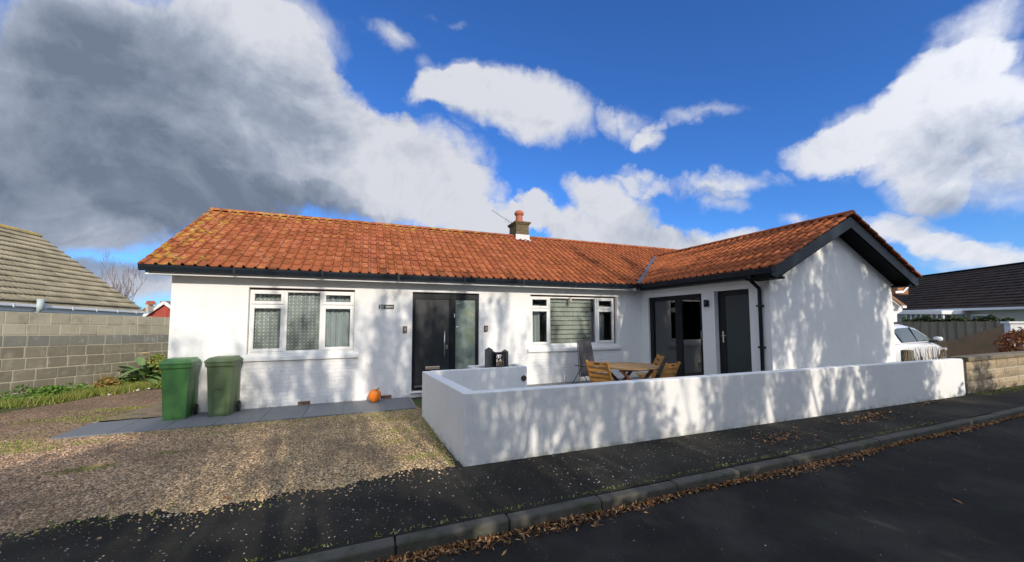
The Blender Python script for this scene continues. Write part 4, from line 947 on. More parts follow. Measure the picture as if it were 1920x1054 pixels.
MB().prism([HP(299, 574, 45.5), HP(307, 574, 45.5), HP(307, 565, 45.5), HP(300, 565, 45.5)], (0, 0, 0), tuple(f0v*.6)).build('chimney', MT['clay'], hb)
MB().prism([GP(-4.2, 1.0, -8), GP(4.5, 1.0, -8), GP(4.5, 2.35, -8), GP(-4.2, 2.35, -8)], (0, 0, 0), tuple(f0v*.2)).build('wall', MT['soffit'], hb)

MT['bark'] = mat('bark', (.075, .060, .045), .9, .25, 12, .01, 40)
MT['twig'] = mat('distant_twigs', (.20, .15, .14), .9, .15, 5)
m, T, b, o = new_mat('autumn_foliage'); r = T.new('ShaderNodeNewGeometry').outputs['Random Per Island']
T.l.new(T.ramp(r, [(0, (.035, .05, .015, 1)), (.5, (.06, .08, .02, 1)), (1, (.11, .10, .03, 1))]), b.inputs['Base Color']); b.inputs['Roughness'].default_value = .7; MT['leaf'] = m
def grow(base, height, seed, spread=.35, levels=4, kids=3, r0=.09, lean=(0, 0), first=.35, up_=.25, leafP=None, minr=.004, seg=4):
    rnd = random.Random(seed); V = MB(); T_ = MB(); tips = []
    def branch(p, d, L, r, lv, mb):
        pts = [p.copy()]; q = p.copy(); dd = d.copy(); rads = [r]
        for i in range(seg):
            dd = (dd+Vector((rnd.gauss(0, .13), rnd.gauss(0, .13), rnd.gauss(0, .08)+up_*.18))).normalized(); q = q+dd*(L/seg); pts.append(q.copy()); rads.append(max(minr, r*(1-.55*(i+1)/seg)))
        mb.tube(pts, rads, 6 if lv == 0 else 4 if lv < 2 else 3, caps=False)
        if lv >= levels: tips.extend(pts[1:]); return
        n_ = kids+rnd.randint(0, 2)+(1 if lv == 0 else 0)
        for k in range(n_):
            t = first+(1-first)*(k+rnd.random())/n_ if lv == 0 else .25+.75*(k+rnd.random())/n_; f = t*seg; i = min(int(f), seg-1); pp = pts[i].lerp(pts[i+1], f-i)
            az = rnd.random()*6.283; tilt = spread*(1+.5*rnd.random())
            ax = Vector((math.cos(az), math.sin(az), 0)); nd = (dd*math.cos(tilt)+ax*math.sin(tilt)+Vector((0, 0, up_))).normalized()
            branch(pp, nd, L*(.50+.2*rnd.random()), max(minr, rads[i]*.55), lv+1, V)
    branch(Vector(base), Vector((lean[0], lean[1], 1)).normalized(), height*.62, r0, 0, T_)
    return T_, V, tips
def leaf_cloud(name, tips, n, sig, size, m, parent, ncl=0):
    tp = np.array([tuple(t) for t in tips])
    if ncl:      # leaves hang on in tufts along the upright twigs
        cen = tp[rng.integers(0, len(tp), ncl)]; k = rng.integers(0, ncl, n); L = .06+.20*rng.random(ncl)
        P = cen[k]+rng.normal(0, 1, (n, 3))*np.stack([sig*np.ones(n), sig*np.ones(n), L[k]], -1)*.6
    else: P = tp[rng.integers(0, len(tp), n)]+rng.normal(0, sig, (n, 3))
    V, Fc = scatter(P, size*(.6+.8*rng.random(n)), LEAF_V, LEAF_F, tilt=3.0); return np_mesh(name, V, Fc, m, parent)
for k, (pp, h, sd) in enumerate((((-19.0, 38.0, 0), 7.6, 3), ((-18.0, 37.7, 0), 8.0, 11), ((-16.8, 37.0, 0), 5.2, 5), ((-20.3, 40.0, 0), 6.0, 8))):
    t = thing('bare_tree', ['leafless tree behind the left bungalow roof, left of the tall pair', 'tallest leafless tree, right of the pair behind the left bungalow', 'low leafless bushy tree just left of the red gabled house', 'faint leafless tree nearest the left neighbour roof slope'][k], 'tree', pp)
    Tm, Vm, tips = grow((0, 0, 0), h*.93, sd, .33, 4, 2, .07, first=.25, up_=.5, minr=.008); Tm.build('trunk', MT['twig'], t); Vm.build('branches', MT['twig'], t)

# ------------------------------------------------------------------ plants on the left
def veg_mat(name, stops):
    m, T, b, o = new_mat(name); r = T.new('ShaderNodeNewGeometry').outputs['Random Per Island']
    T.l.new(T.ramp(r, stops), b.inputs['Base Color']); b.inputs['Roughness'].default_value = .6; b.inputs['Subsurface Weight'].default_value = 0; return m
MT['weed'] = veg_mat('mixed_weeds', [(0, (.12, .16, .02, 1)), (.4, (.20, .27, .035, 1)), (.7, (.30, .34, .06, 1)), (.88, (.30, .22, .08, 1)), (1, (.42, .34, .17, 1))])
MT['lush'] = veg_mat('bright_weed_leaves', [(0, (.06, .14, .015, 1)), (.6, (.12, .24, .03, 1)), (1, (.20, .32, .06, 1))])
MT['bigleaf'] = veg_mat('broad_green_leaf', [(0, (.10, .19, .06, 1)), (.6, (.17, .28, .10, 1)), (1, (.26, .36, .16, 1))])
MT['redbrown'] = veg_mat('reddish_leaf', [(0, (.16, .05, .02, 1)), (.5, (.20, .16, .03, 1)), (1, (.34, .22, .05, 1))])
MT['straw'] = mat('dry_straw', (.46, .34, .18), .9)
def blades(P, h, w, lean=.5):
    n = len(P); a = rng.random(n)*6.283; d = np.stack([np.cos(a), np.sin(a)], -1); ln = lean*rng.random(n)*h; hh = h*(.5+.5*rng.random(n)) if np.isscalar(h) else h
    b = rng.random(n)*6.283; tipd = np.stack([np.cos(b), np.sin(b)], -1)
    V = np.zeros((n, 3, 3)); V[:, 0, :2] = P[:, :2]-d*w/2; V[:, 1, :2] = P[:, :2]+d*w/2; V[:, 0, 2] = V[:, 1, 2] = P[:, 2]
    V[:, 2, :2] = P[:, :2]+tipd*ln[:, None]; V[:, 2, 2] = P[:, 2]+hh
    return V.reshape(-1, 3), np.arange(n*3).reshape(-1, 3)
def along(n, s0, s1, d0, d1): s = s0+rng.random(n)*(s1-s0); d = d0+rng.random(n)**1.3*(d1-d0); q = np.array(A_)[None]+np.array(du_)[None]*s[:, None]+np.array(nn)[None]*d[:, None]; return q, s, d
# verge mat of weeds at the wall foot
q, s, d = along(34000, -3.0, 4.4, .02, .95); wid = np.where(s < 1.2, .62+.15*np.sin(s*3), .95); keep = d < wid*(0.75+.4*rng.random(len(d))); q = q[keep]; q[:, 2] = .0
keep = q[:, 0] < -.50; q = q[keep]
V, Fc = blades(q, .21, .013, .8); np_mesh('weeds', V, Fc, MT['weed'], kind='stuff')
n = 5200; q, s, d = along(n, -2.5, 4.0, .03, .60); lump = .5+.5*np.sin(s*2.3+1)*np.sin(s*5.1); q[:, 2] = .02+rng.random(n)*(.14+.24*np.maximum(lump, 0))*np.clip(1.2-d/.6, 0, 1)
keep = q[:, 0] < -.6; q = q[keep]
V, Fc = scatter(q, .018+.03*rng.random(len(q)), LEAF_V, LEAF_F, tilt=1.2); np_mesh('leafy_weeds', V, Fc, MT['lush'], kind='stuff')
MB().prism([WP(-3.5, -.1, 0), WP(-3.5, -.1, .75), WP(2.0, -.02, .85), WP(4.5, .08, .9), WP(4.5, .08, 0)], (0, 0, .02), (0, 0, .06)).build('weed_bed', MT['soil'])['kind'] = 'structure'
def clump(name, label, cat, s, d, n, rad, h, size, m, grp=None):
    o_ = WP(s, 0, d); o_.z = 0.02; t = thing(name, label, cat, tuple(o_), 0, grp)
    P = rng.normal(0, 1, (n, 3)); P /= np.linalg.norm(P, axis=1)[:, None]; P *= (rng.random(n)**.4)[:, None]; P = P*np.array([rad, rad, h/2])+np.array([0, 0, h/2]); P[:, 2] = np.maximum(P[:, 2], .01)
    V, Fc = scatter(P, size*(.6+.8*rng.random(n)), LEAF_V, LEAF_F, tilt=1.3); np_mesh('foliage', V, Fc, m, t)
    MB().tube([(0, 0, 0), (.02, 0, h*.6)], [.012, .005], 5).build('stem', MT['bark'], t); return t
clump('weed_clump', 'bright yellow-green rounded weed clump at the foot of the block wall', 'weed', .62, .28, 800, .24, .30, .035, MT['lush'])
clump('shrub', 'small yellow-green shrub against the bungalow corner behind the green bin', 'shrub', 2.62, .40, 1500, .30, .80, .045, MT['weed'])
clump('shrub', 'reddish leafed small shrub left of the broad-leaved plant', 'shrub', 1.55, .35, 420, .20, .36, .04, MT['redbrown'])
bp = thing('broad_leaved_plant', 'plant with long broad grey-green leaves beside the block wall near the bins', 'plant', tuple(WP(2.25, -.02, .45)))
bp.scale = (1.35, 1.35, 1.6)
for i in range(26):
    az = i*2.399+random.uniform(-.3, .3); L = random.uniform(.30, .50); el = random.uniform(.05, 1.05); mb = MB(); kk = 7; z0 = random.uniform(.06, .38); wv = random.uniform(.06, .085); dirx, diry = math.cos(az), math.sin(az); px_, py_ = -diry, dirx
    for j in range(kk+1):
        t = j/kk; r_ = L*t*math.cos(el)+.02; z = z0+L*t*math.sin(el)-.30*L*t*t*1.4; w_ = wv*math.sin(math.pi*min(1, t*.95+.05))**.7
        for sd_ in (-1, 0, 1): mb.v.append((dirx*r_+px_*w_*sd_, diry*r_+py_*w_*sd_, z+(.02 if sd_ else 0)))
    for j in range(kk):
        for sd_ in (0, 1): mb.f.append((3*j+sd_, 3*j+sd_+1, 3*j+sd_+4, 3*j+sd_+3))
    mb.build('leaf', MT['bigleaf'], bp, smooth=True)
MB().tube([(0, 0, 0), (.02, .01, .45)], [.02, .01], 6).build('stem', MT['bark'], bp)
uf = thing('dried_flower_head', 'dry straw-coloured umbel on a thin stalk against the block wall', 'dried flower', tuple(WP(2.25, 0, .30)))
mb = MB().tube([(0, 0, 0), (.03, 0, .45), (.10, 0, .86)], [.006, .004, .003], 5)
mb.build('stalk', MT['straw'], uf); mb = MB()
for i in range(26):
    az = i*2.4; rr = .085*math.sqrt((i+1)/26); e = (.10+rr*math.cos(az), rr*math.sin(az), .93-rr*.35); mb.tube([(.10, 0, .86), e], .002, 3)
    for k in range(4): mb.lathe([(0, -.01), (.012, 0), (0, .01)], (e[0]+random.uniform(-.018, .018), e[1]+random.uniform(-.018, .018), e[2]+random.uniform(-.01, .01)), 5)
mb.build('umbel', MT['straw'], uf)
ds_ = thing('dry_stems', 'leaning pale dry stems in front of the block wall', 'dead plant', tuple(WP(1.45, 0, .30)))
for a, b_ in (((0, 0, 0), (.22, .35, .55)), ((.05, 0, 0), (-.05, .1, .50)), ((.1, .1, 0), (.35, .3, .42)), ((0, 0, 0), (-.2, -.1, .35))): MB().tube([a, b_], [.007, .003], 4).build('stem', MT['straw'], ds_)
MT['pale'] = mat('pale_rock', (.62, .58, .50), .8, .1, 20)
for k, (s_v, d_v, sz) in enumerate(((1.75, .92, .05), (1.95, .98, .035), (1.5, .85, .03), (2.5, .96, .055), (2.62, 1.0, .04), (1.2, .9, .03))):
    c_ = WP(s_v, 0, d_v); V, Fc = scatter(np.array([[c_.x, c_.y, .03]]), np.array([sz]), STONE_V, STONE_F, tilt=.5); tag(np_mesh('white_stone', V, Fc, MT['pale']), ('middle-sized pale stone in the weeds, third from the left','pale stone just right of the third one in the weeds','small pale stone in the weeds, second from the left','largest pale stone in the weeds, second from the bins','pale stone in the weeds nearest the bins','leftmost small pale stone in the weeds by the block wall')[k], 'stone', 'pale stones in the weeds')
# grass tufts and moss on the gravel
tp = []
for cxy, r_, n in (((-1.25, -1.05), .16, 420), ((-.95, -1.3), .12, 260), ((-1.1, -1.5), .15, 300), ((-.6, -1.55), .10, 160), ((-.3, -1.35), .08, 120), ((.35, -2.6), .10, 300), ((.95, -2.3), .07, 120), ((1.5, -1.25), .25, 200), ((3.9, -3.6), .12, 300), ((3.85, -2.4), .20, 420), ((3.9, -1.7), .25, 420), ((3.7, -1.2), .25, 300), ((2.2, -1.12), .3, 300), ((.7, -1.10), .3, 300), ((1.0, -4.1), .2, 120), ((2.3, -4.1), .3, 160), ((-1.7, -.6), .3, 200), ((-1.3, .4), .3, 600), ((-.9, .1), .15, 300), ((-1.0, 1.0), .2, 700), ((3.6, -2.9), .12, 160), ((3.0, -1.4), .3, 160), ((1.15, -1.55), .15, 120), ((-1.6, -1.9), .2, 160)):
    q = np.array(cxy)+rng.normal(0, r_, (n, 2))*np.array([1.5, .5]); tp.append(q)
q = np.concatenate(tp); q = q[(q[:, 0] < 4.1)]; q = np.stack([q[:, 0], q[:, 1], 0*q[:, 0]+.004], -1); q = q[~((q[:, 1] > -1.02) & (q[:, 0] > -.86) & (q[:, 1] < 0))]
V, Fc = blades(q, .030, .010, 1.2); np_mesh('grass_tufts', V, Fc, MT['weed'], kind='stuff')
# moss fringe along garden wall, kerb and stone wall
q = np.concatenate([np.stack([4.20-.06*rng.random(1500)**.7+.055*rng.random(1500), -4.05+2.35*rng.random(1500)], -1)-np.array([.06, 0]), np.stack([1.8+10*rng.random(900), -5.19+.05*rng.random(900)], -1), np.stack([15.8+6*rng.random(2600), -4.30-.28*rng.random(2600)**1.6], -1)])
q = np.stack([q[:, 0], q[:, 1], 0*q[:, 0]], -1); V, Fc = blades(q, .022, .008, 1.6); np_mesh('moss_fringe', V, Fc, MT['weed'], kind='stuff')
# ------------------------------------------------------------------ fallen leaves
m, T, b, o = new_mat('fallen_leaves'); r = T.new('ShaderNodeNewGeometry').outputs['Random Per Island']
T.l.new(T.ramp(r, [(0, (.05, .022, .010, 1)), (.35, (.17, .065, .02, 1)), (.7, (.33, .15, .045, 1)), (.92, (.50, .30, .11, 1)), (1, (.56, .44, .22, 1))]), b.inputs['Base Color']); b.inputs['Roughness'].default_value = .65; MT['litter'] = m
n = 5600; xs_ = 1.6+13*rng.random(n)**1.15; wd = np.where(xs_ < 9.5, .055, .03)*(1+.5*np.sin(xs_*1.7)); P = np.stack([xs_, -5.345-np.abs(rng.normal(0, 1, n))*wd, -.094+.03*rng.random(n)*np.exp(-((xs_*0))) ], -1)
V, Fc = scatter(P, np.stack([.013+.020*rng.random(n), .010+.009*rng.random(n), .02*np.ones(n)], -1), LEAF_V, LEAF_F, tilt=.7); np_mesh('gutter_leaf_litter', V, Fc, MT['litter'], kind='stuff')
n = 1000; t_ = rng.random(n); P = np.stack([8.2+6.6*t_, -4.75+.55*t_**1.5+rng.normal(0, .10, n), .008+.01*rng.random(n)], -1); P = P[(np.sin(P[:, 0]*2.4)+rng.random(n)*1.6 > .7) & (P[:, 1] < -4.36)]
V, Fc = scatter(P, .014+.016*rng.random(len(P)), LEAF_V, LEAF_F, tilt=.5); np_mesh('pavement_leaf_litter', V, Fc, MT['litter'], kind='stuff')
for k, (lx, ly, lz, lb) in enumerate(((8.5, -6.45, -.092, 'single brown leaf lying out on the dark road right of centre'), (2.05, -4.02, .012, 'curled brown leaf at the edge of gravel and asphalt lower left'), (9.9, -7.2, -.092, 'small pale leaf lying on the road near the right edge'))):
    V, Fc = scatter(np.array([[lx, ly, lz]]), np.array([[.045, .05, .05]]), LEAF_V, LEAF_F, tilt=.3); tag(np_mesh('fallen_leaf', V, Fc, MT['litter']), lb, 'leaf')

# ------------------------------------------------------------------ right side: stone wall, car, fence, neighbours
MT['sandstone'] = mat('buff_sandstone', (.36, .28, .175), .9, .22, 7, .012, 25, rand=.15, c2=(.24, .20, .15), f2=(.5, .7), s2=5)
MT['coping'] = mat('weathered_coping', (.20, .165, .11), .9, .2, 7, .01, 30, rand=.12, c2=(.09, .09, .05), f2=(.5, .7), s2=4)
sw = thing('stone_wall', 'low buff sandstone block wall with coping right of the white garden wall', 'wall')
ys = -4.27; mb = MB().box(15.72, 24, ys+.02, ys+.22, -.05, .74); mb.build('mortar', MT['mortar'], sw)
for c in range(3):
    z0 = .0+c*.235; x = 15.70+(.0 if c % 2 else .0); first = True
    while x < 23.6:
        L = random.choice((.36, .46, .60, .74)); x1_ = x+L
        mb = MB(); nx_, nz_ = 5, 3; j0 = .010
        for iz in range(nz_+1):
            for ix in range(nx_+1):
                e = (ix in (0, nx_)) or (iz in (0, nz_)); mb.v.append((x+j0+(L-2*j0)*ix/nx_, ys+(.012 if e else -.012+random.uniform(-.012, .008)), z0+j0+(.235-2*j0)*iz/nz_))
        for iz in range(nz_):
            for ix in range(nx_): a = iz*(nx_+1)+ix; mb.f.append((a, a+1, a+nx_+2, a+nx_+1))
        bs = len(mb.v); cs = [0, nx_, (nx_+1)*(nz_+1)-1, (nx_+1)*nz_]
        edge_loop = [i for i in range(nx_)]+[nx_+i*(nx_+1) for i in range(nz_)]+[(nx_+1)*(nz_+1)-1-i for i in range(nx_)]+[(nx_+1)*(nz_-i) for i in range(nz_)]
        for i in edge_loop: v_ = mb.v[i]; mb.v.append((v_[0], ys+.06, v_[2]))
        for i in range(len(edge_loop)): j = (i+1) % len(edge_loop); mb.f.append((edge_loop[i], edge_loop[j], bs+j, bs+i))
        mb.build('stone', MT['sandstone'], sw); x = x1_
x = 15.66
while x < 23.8: MB().box(x+.004, x+.596, ys-.045, ys+.26, .71, .80).build('coping_stone', MT['coping'], sw, bevel=.012); x += .6
tag(MB().box(15.86, 16.06, -3.3, -3.1, -.05, .88).build('gate_post', mat('greenish_concrete', (.15, .15, .11), .9, .2, 8), bevel=.04, segs=4), 'short rounded greenish concrete post between the gable and white car', 'post')
MB().box(15.7, 60, -4.0, 10, -.03, .012).build('forecourt', mat('forecourt_concrete', (.16, .14, .12), .9, .2, 2))['kind'] = 'structure'

# car, built nose towards +X in local space, near side is -Y
CAR = thing('parked_car', 'white hatchback parked behind the terrace wall right of the gable', 'car', (20.3, -1.62, .012), R(5))
MT['carwhite'] = mat('white_car_paint', (.78, .79, .80), .25, .02, 2, coat=.8)
MT['carglass'] = mat('car_glass', (.03, .05, .055), .06, .1, 2, spec=1.0)
st = [(0.0, .42, .52, .60), (-.06, .30, .66, .72), (-.22, .24, .78, .80), (-.55, .22, .875, .86), (-.95, .22, .945, .885), (-1.25, .22, 1.0, .89), (-2.2, .22, 1.02, .89), (-3.2, .22, 1.04, .885), (-3.85, .24, 1.04, .84), (-4.05, .32, .95, .76)]
mb = MB(); k = 8
for (s, zb, zt2, hw_) in st:
    zm = (zb+zt2)/2
    for (yy, z_) in ((-hw_*.86, zb), (-hw_*.98, zb+.10), (-hw_, zm), (-hw_*.97, zt2-.09), (-hw_*.84, zt2-.015), (0, zt2+.02), (hw_*.84, zt2-.015), (hw_*.97, zt2-.09), (hw_, zm), (hw_*.98, zb+.10), (hw_*.86, zb)): mb.v.append((s, yy, z_))
k = 11
for i in range(len(st)-1):
    for j in range(k): mb.f.append((i*k+j, i*k+(j+1) % k, (i+1)*k+(j+1) % k, (i+1)*k+j))
mb.f.append(tuple(range(k))); mb.f.append(tuple((len(st)-1)*k+j for j in range(k)))
body = mb.build('body', MT['carwhite'], CAR, smooth=True); sd = body.modifiers.new('sub', 'SUBSURF'); sd.levels = sd.render_levels = 2
gh = [(-1.18, .99, .80), (-1.60, 1.22, .74), (-2.05, 1.42, .66), (-2.5, 1.50, .62), (-3.2, 1.49, .60), (-3.75, 1.36, .60), (-4.0, 1.02, .66)]
mb = MB()
for (s, z_, hw_) in gh:
    for (yy, zz_) in ((-.80, .97), (-hw_-.01, z_-.06), (-hw_*.75, z_), (hw_*.75, z_), (hw_+.01, z_-.06), (.80, .97)): mb.v.append((s, yy, min(zz_, z_) if zz_ == .97 else zz_))
for i in range(len(gh)-1):
    for j in range(5): mb.f.append((i*6+j, i*6+j+1, (i+1)*6+j+1, (i+1)*6+j))
cab = mb.build('cabin', MT['carwhite'], CAR, smooth=True)
def side_z(s): 
    for (a, b_) in zip(gh, gh[1:]):
        if b_[0] <= s <= a[0]: t = (s-a[0])/(b_[0]-a[0]); return a[1]+(b_[1]-a[1])*t, a[2]+(b_[2]-a[2])*t
for sg_ in (-1, 1):
    for (s0, s1) in ((-1.42, -2.42), (-2.50, -3.45)):
        mb = MB(); nn_ = 8
        for i in range(nn_+1):
            s = s0+(s1-s0)*i/nn_; zt3, hw_ = side_z(s); ztop = zt3-.10; mb.v.append((s, sg_*.822, 1.01)); f_ = (ztop-.97)/(zt3-.06-.97); mb.v.append((s, sg_*(.80+(hw_+.01-.80)*f_+.014), max(ztop, 1.012)))
        for i in range(nn_): mb.f.append((2*i, 2*i+2, 2*i+3, 2*i+1))
        mb.build('side_window', MT['carglass'], CAR)
    MB().lathe([(0, -.07), (.075, -.06), (.10, -.02), (.10, .03), (.07, .065), (0, .07)], (-1.52, sg_*.98, 1.06), 14, (.65, 1.0)).build('mirror', MT['carwhite'], CAR, smooth=True)
    MB().box(-1.60, -1.46, min(sg_*.82, sg_*.98), max(sg_*.82, sg_*.98), .97, 1.02).build('mirror_stalk', MT['black'], CAR)
    MB().box(-.30, -.12, min(sg_*.60, sg_*.80), max(sg_*.60, sg_*.80), .66, .75).build('headlight', mat('headlight_glass', (.5, .52, .55), .1), CAR, bevel=.02)
    for wx in (-.78, -3.30):
        MB().tube([(wx, sg_*.70, .33), (wx, sg_*.893, .33)], .40, 28).build('wheel_arch', MT['black'], CAR)
        wo = MB().tube([(wx, sg_*.70, .32), (wx, sg_*.905, .32)], .32, 28).build('wheel', MT['rubber'], CAR, bevel=.02)
        MB().tube([(wx, sg_*.905, .32), (wx, sg_*.915, .32)], .21, 20).build('rim', MT['chrome'], wo)
mb = MB(); mb.quad((-1.24, -.72, 1.035), (-1.24, .72, 1.035), (-2.0, .60, 1.425), (-2.0, -.60, 1.425)); mb.build('windscreen', MT['carglass'], CAR)
MB().box(-.02, .05, -.26, .26, .42, .53).build('number_plate', MT['whitepvc'], CAR)
MB().tube([(-2.46, -.815, 1.0), (-2.46, -.66, 1.41)], .02, 4).build('door_pillar', MT['black'], CAR)
# twiggy plants in front of the car
for k in range(11):
    tx = 15.75+.19*k; t = thing('twiggy_plant', ['straw-coloured','brown','brown'][k%3]+' bare upright stem plant before the white car, '+('leftmost in the row','second from the left','third from the left','fourth from the left','fifth from the left','in the middle of the row','fifth from the right','fourth from the right','third from the right','second from the right','rightmost in the row')[k], 'plant', (tx, -3.35+random.uniform(-.15, .15), 0), 0, 'bare stems in front of the car'); mb = MB()
    for i in range(8):
        a_ = (random.uniform(-.06, .06), random.uniform(-.06, .06), 0); b_ = (a_[0]+random.uniform(-.14, .14), a_[1]+random.uniform(-.1, .1), random.uniform(.65, .98)); mb.tube([a_, ((a_[0]+b_[0])/2+.01, a_[1], b_[2]/2), b_], [.007, .005, .003], 4)
    mb.build('stems', MT['bark'] if k % 3 else MT['straw'], t)
# fence on brick wall
MT['fencewood'] = mat('weathered_fence', (.13, .125, .10), .9, .2, 8, .004, 30, rand=.12)
MT['boundbrick'] = mat('brown_boundary_brick', (.17, .115, .075), .9, .35, 6, .01, 30, c2=(.10, .095, .05), f2=(.5, .7), s2=3)
fe = thing('timber_fence', 'weathered grey close-board fence on the brown wall behind the white car', 'fence')
F0, F1 = Vector((26.3, 1.6, 0)), Vector((27.2, -1.9, 0)); FL = (F1-F0).length; fd = (F1-F0).normalized(); fn = Vector((-abs(fd.y), -abs(fd.x), 0)) 
x = 0; i = 0
while x < FL:
    a = F0+fd*x; b_ = F0+fd*(x+.122); t = x/FL; zb = .62 if t < .5 else .62+(t-.5)*1.85; ztp = 1.53+.02*random.random()+.03*t
    mb = MB(); ofs = fn*(.012 if i % 2 else 0)
    if ztp-zb > .05: mb.prism([a+ofs+Vector((0, 0, zb)), b_+ofs+Vector((0, 0, zb)), b_+ofs+Vector((0, 0, ztp)), a+ofs+Vector((0, 0, ztp))], (0, 0, 0), tuple(-fn*.02)).build('board', MT['fencewood'], fe)
    x += .128; i += 1
bk = thing('brown_brick_wall', 'shaded brown brick boundary wall that rises to the white pillar', 'wall')
def curve_wall(name, pts, m, par, depth=.22, front=.05):
    f = [F0+fd*s_+fn*front for s_, z_ in pts]; poly = [f[0]+Vector((0, 0, -.1))]+[f[i]+Vector((0, 0, pts[i][1])) for i in range(len(pts))]+[f[-1]+Vector((0, 0, -.1))]
    return MB().prism(poly, (0, 0, 0), tuple(-fn*depth)).build(name, m, par)
curve_wall('brickwork', [(0, .64), (FL*.45, .66), (FL*.6, .80), (FL*.8, 1.17), (FL, 1.50)], MT['boundbrick'], bk, .22, .05)
for row in range(18):
    z_ = .05+row*.08; s0_ = 0 if z_ < .6 else FL*(.5+(z_-.62)/1.85)
    if s0_ < FL-.1 and row % 1 == 0: MB().bar(F0+fd*(s0_+.1)+fn*.056+Vector((0, 0, z_)), F1+fn*.056+Vector((0, 0, z_)), .004, .012).build('mortar_course', MT['coping'], bk)
wp = thing('white_pillar', 'white rendered boundary pillar wall with cap behind the red shrub', 'pillar')
a = Vector((24.25, -2.62, 0)); b_ = Vector((25.8, -4.0, 0)); dd_ = (b_-a).normalized(); nn2 = Vector((-dd_.y, dd_.x, 0))
if nn2.dot(CAM-a) > 0: nn2 = -nn2
MB().prism([a+Vector((0, 0, -.1)), b_+Vector((0, 0, -.1)), b_+Vector((0, 0, 1.50)), a+Vector((0, 0, 1.50))], (0, 0, 0), tuple(nn2*.25)).build('rendered_body', MT['render'], wp)
MB().prism([a-dd_*.06-nn2*.05+Vector((0, 0, 1.502)), b_-nn2*.05+Vector((0, 0, 1.502)), b_-nn2*.05+Vector((0, 0, 1.57)), a-dd_*.06-nn2*.05+Vector((0, 0, 1.57))], (0, 0, 0), tuple(nn2*.35)).build('cap', MT['whitepvc'], wp)
MT['redleaf'] = veg_mat('red_orange_leaves', [(0, (.10, .02, .012, 1)), (.45, (.28, .06, .02, 1)), (.8, (.36, .16, .03, 1)), (1, (.40, .30, .06, 1))])
rs = thing('red_shrub', 'rounded red and orange leaved shrub behind the sandstone wall at the right edge', 'shrub', (22.6, -3.55, 0))
n = 5500; P = rng.normal(0, 1, (n, 3)); P /= np.linalg.norm(P, axis=1)[:, None]; P *= (.55+.45*rng.random(n)**.5)[:, None]; P *= (1+.12*np.sin(P[:, :1]*9)*np.cos(P[:, 1:2]*7)); P = P*np.array([.85, .8, .62])+np.array([0, 0, .78])
V, Fc = scatter(P, .03+.03*rng.random(n), LEAF_V, LEAF_F, tilt=3); np_mesh('foliage', V, Fc, MT['redleaf'], rs)
MB().tube([(0, 0, 0), (.05, 0, .5), (.0, .1, .9)], [.04, .03, .01], 6).build('stem', MT['bark'], rs)
MT['ivy'] = veg_mat('dark_ivy', [(0, (.015, .028, .008, 1)), (.7, (.035, .055, .012, 1)), (1, (.09, .11, .03, 1))])
n = 5000; t_ = rng.random(n); base = np.array(F0)[None]*(1-t_[:, None])+np.array(F1)[None]*t_[:, None]-np.array(fn)[None]*(.9+.4*rng.random(n))[:, None]
base[:, 2] = 1.3+rng.random(n)*(.42+.08*np.sin(t_*25)+.05*np.sin(t_*61)); keep = t_ > .12
V, Fc = scatter(base[keep], .05+.05*rng.random(keep.sum()), LEAF_V, LEAF_F, tilt=3); tag(np_mesh('hedge', V, Fc, MT['ivy']), 'dark green ivy hedge showing over the top of the timber fence', 'hedge')

# dark-roofed bungalow on the right
rh = thing('dark_roofed_bungalow', 'long bungalow with dark brown tiled roof and white gutter at the far right', 'bungalow')
e1 = Vector((35.05, -2.30, 2.31)); e0 = Vector((59.6, 35.4, 2.40))
eu = (e1-e0).normalized(); en = Vector((-eu.y, eu.x, 0))
if en.dot(CAM-e0) > 0: en = -en
RW, RH = 3.0, 2.1
for _ in range(200):                                  # widen the slope until the ridge stands at its height in the view
    yy_ = [project(e1+(e0-e1)*t+en*RW+Vector((0, 0, RH))) for t in np.linspace(0, .5, 60)]
    q = min(yy_, key=lambda v_: abs(v_[0]-1915))
    if q[1] < 494.5: break
    RW += .05; RH = RW*math.tan(R(35))
rA, rB = e0+en*RW+Vector((0, 0, RH)), e1+en*RW+Vector((0, 0, RH))
MT['darktile'] = tile_mat('dark_brown_interlocking_tile', (.085, .062, .048), e0, 0, 0, 0, .33, .34, False, eu, (rA-e0).normalized(), (.10, .06, .045))
mb = MB(); ncs = 15; vsl = (rA-e0).normalized(); LLs = (rA-e0).length; nr = eu.cross(vsl); nr = nr if nr.z > 0 else -nr; ntl = int((e1-e0).length/.33)
for c in range(ncs):
    a0, a1 = c*LLs/ncs, (c+1)*LLs/ncs
    p0, p1 = e0+vsl*a0+nr*.075, e1+vsl*a0+nr*.075; p2, p3 = e1+vsl*a1, e0+vsl*a1
    mb.quad(p0, p1, p2, p3); mb.quad(p0, p1, p1-nr*.075, p0-nr*.075)
for i in range(ntl*1):
    for c in range(ncs):
        s_v = (i+.5*(c % 2))*.33; q0 = e0+eu*s_v+vsl*(c*LLs/ncs)+nr*.08; q1 = e0+eu*s_v+vsl*((c+1)*LLs/ncs)+nr*.006; mb.quad(q0, q0+eu*.07+nr*.015, q1+eu*.07+nr*.012, q1)
rr_ = mb.build('roof', MT['darktile'], rh)
MB().bar(rA+Vector((0, 0, .03)), rB+Vector((0, 0, .03)), .26, .14).build('ridge', MT['soffit'], rr_)
MB().quad(rA, rB, rB+en*RW-Vector((0, 0, RH)), rA+en*RW-Vector((0, 0, RH))).build('far_slope', MT['darktile'], rr_)
MB().bar(e0+Vector((0, 0, -.04)), e1+Vector((0, 0, -.04)), .12, .14).build('gutter', MT['whitegutter'], rh)
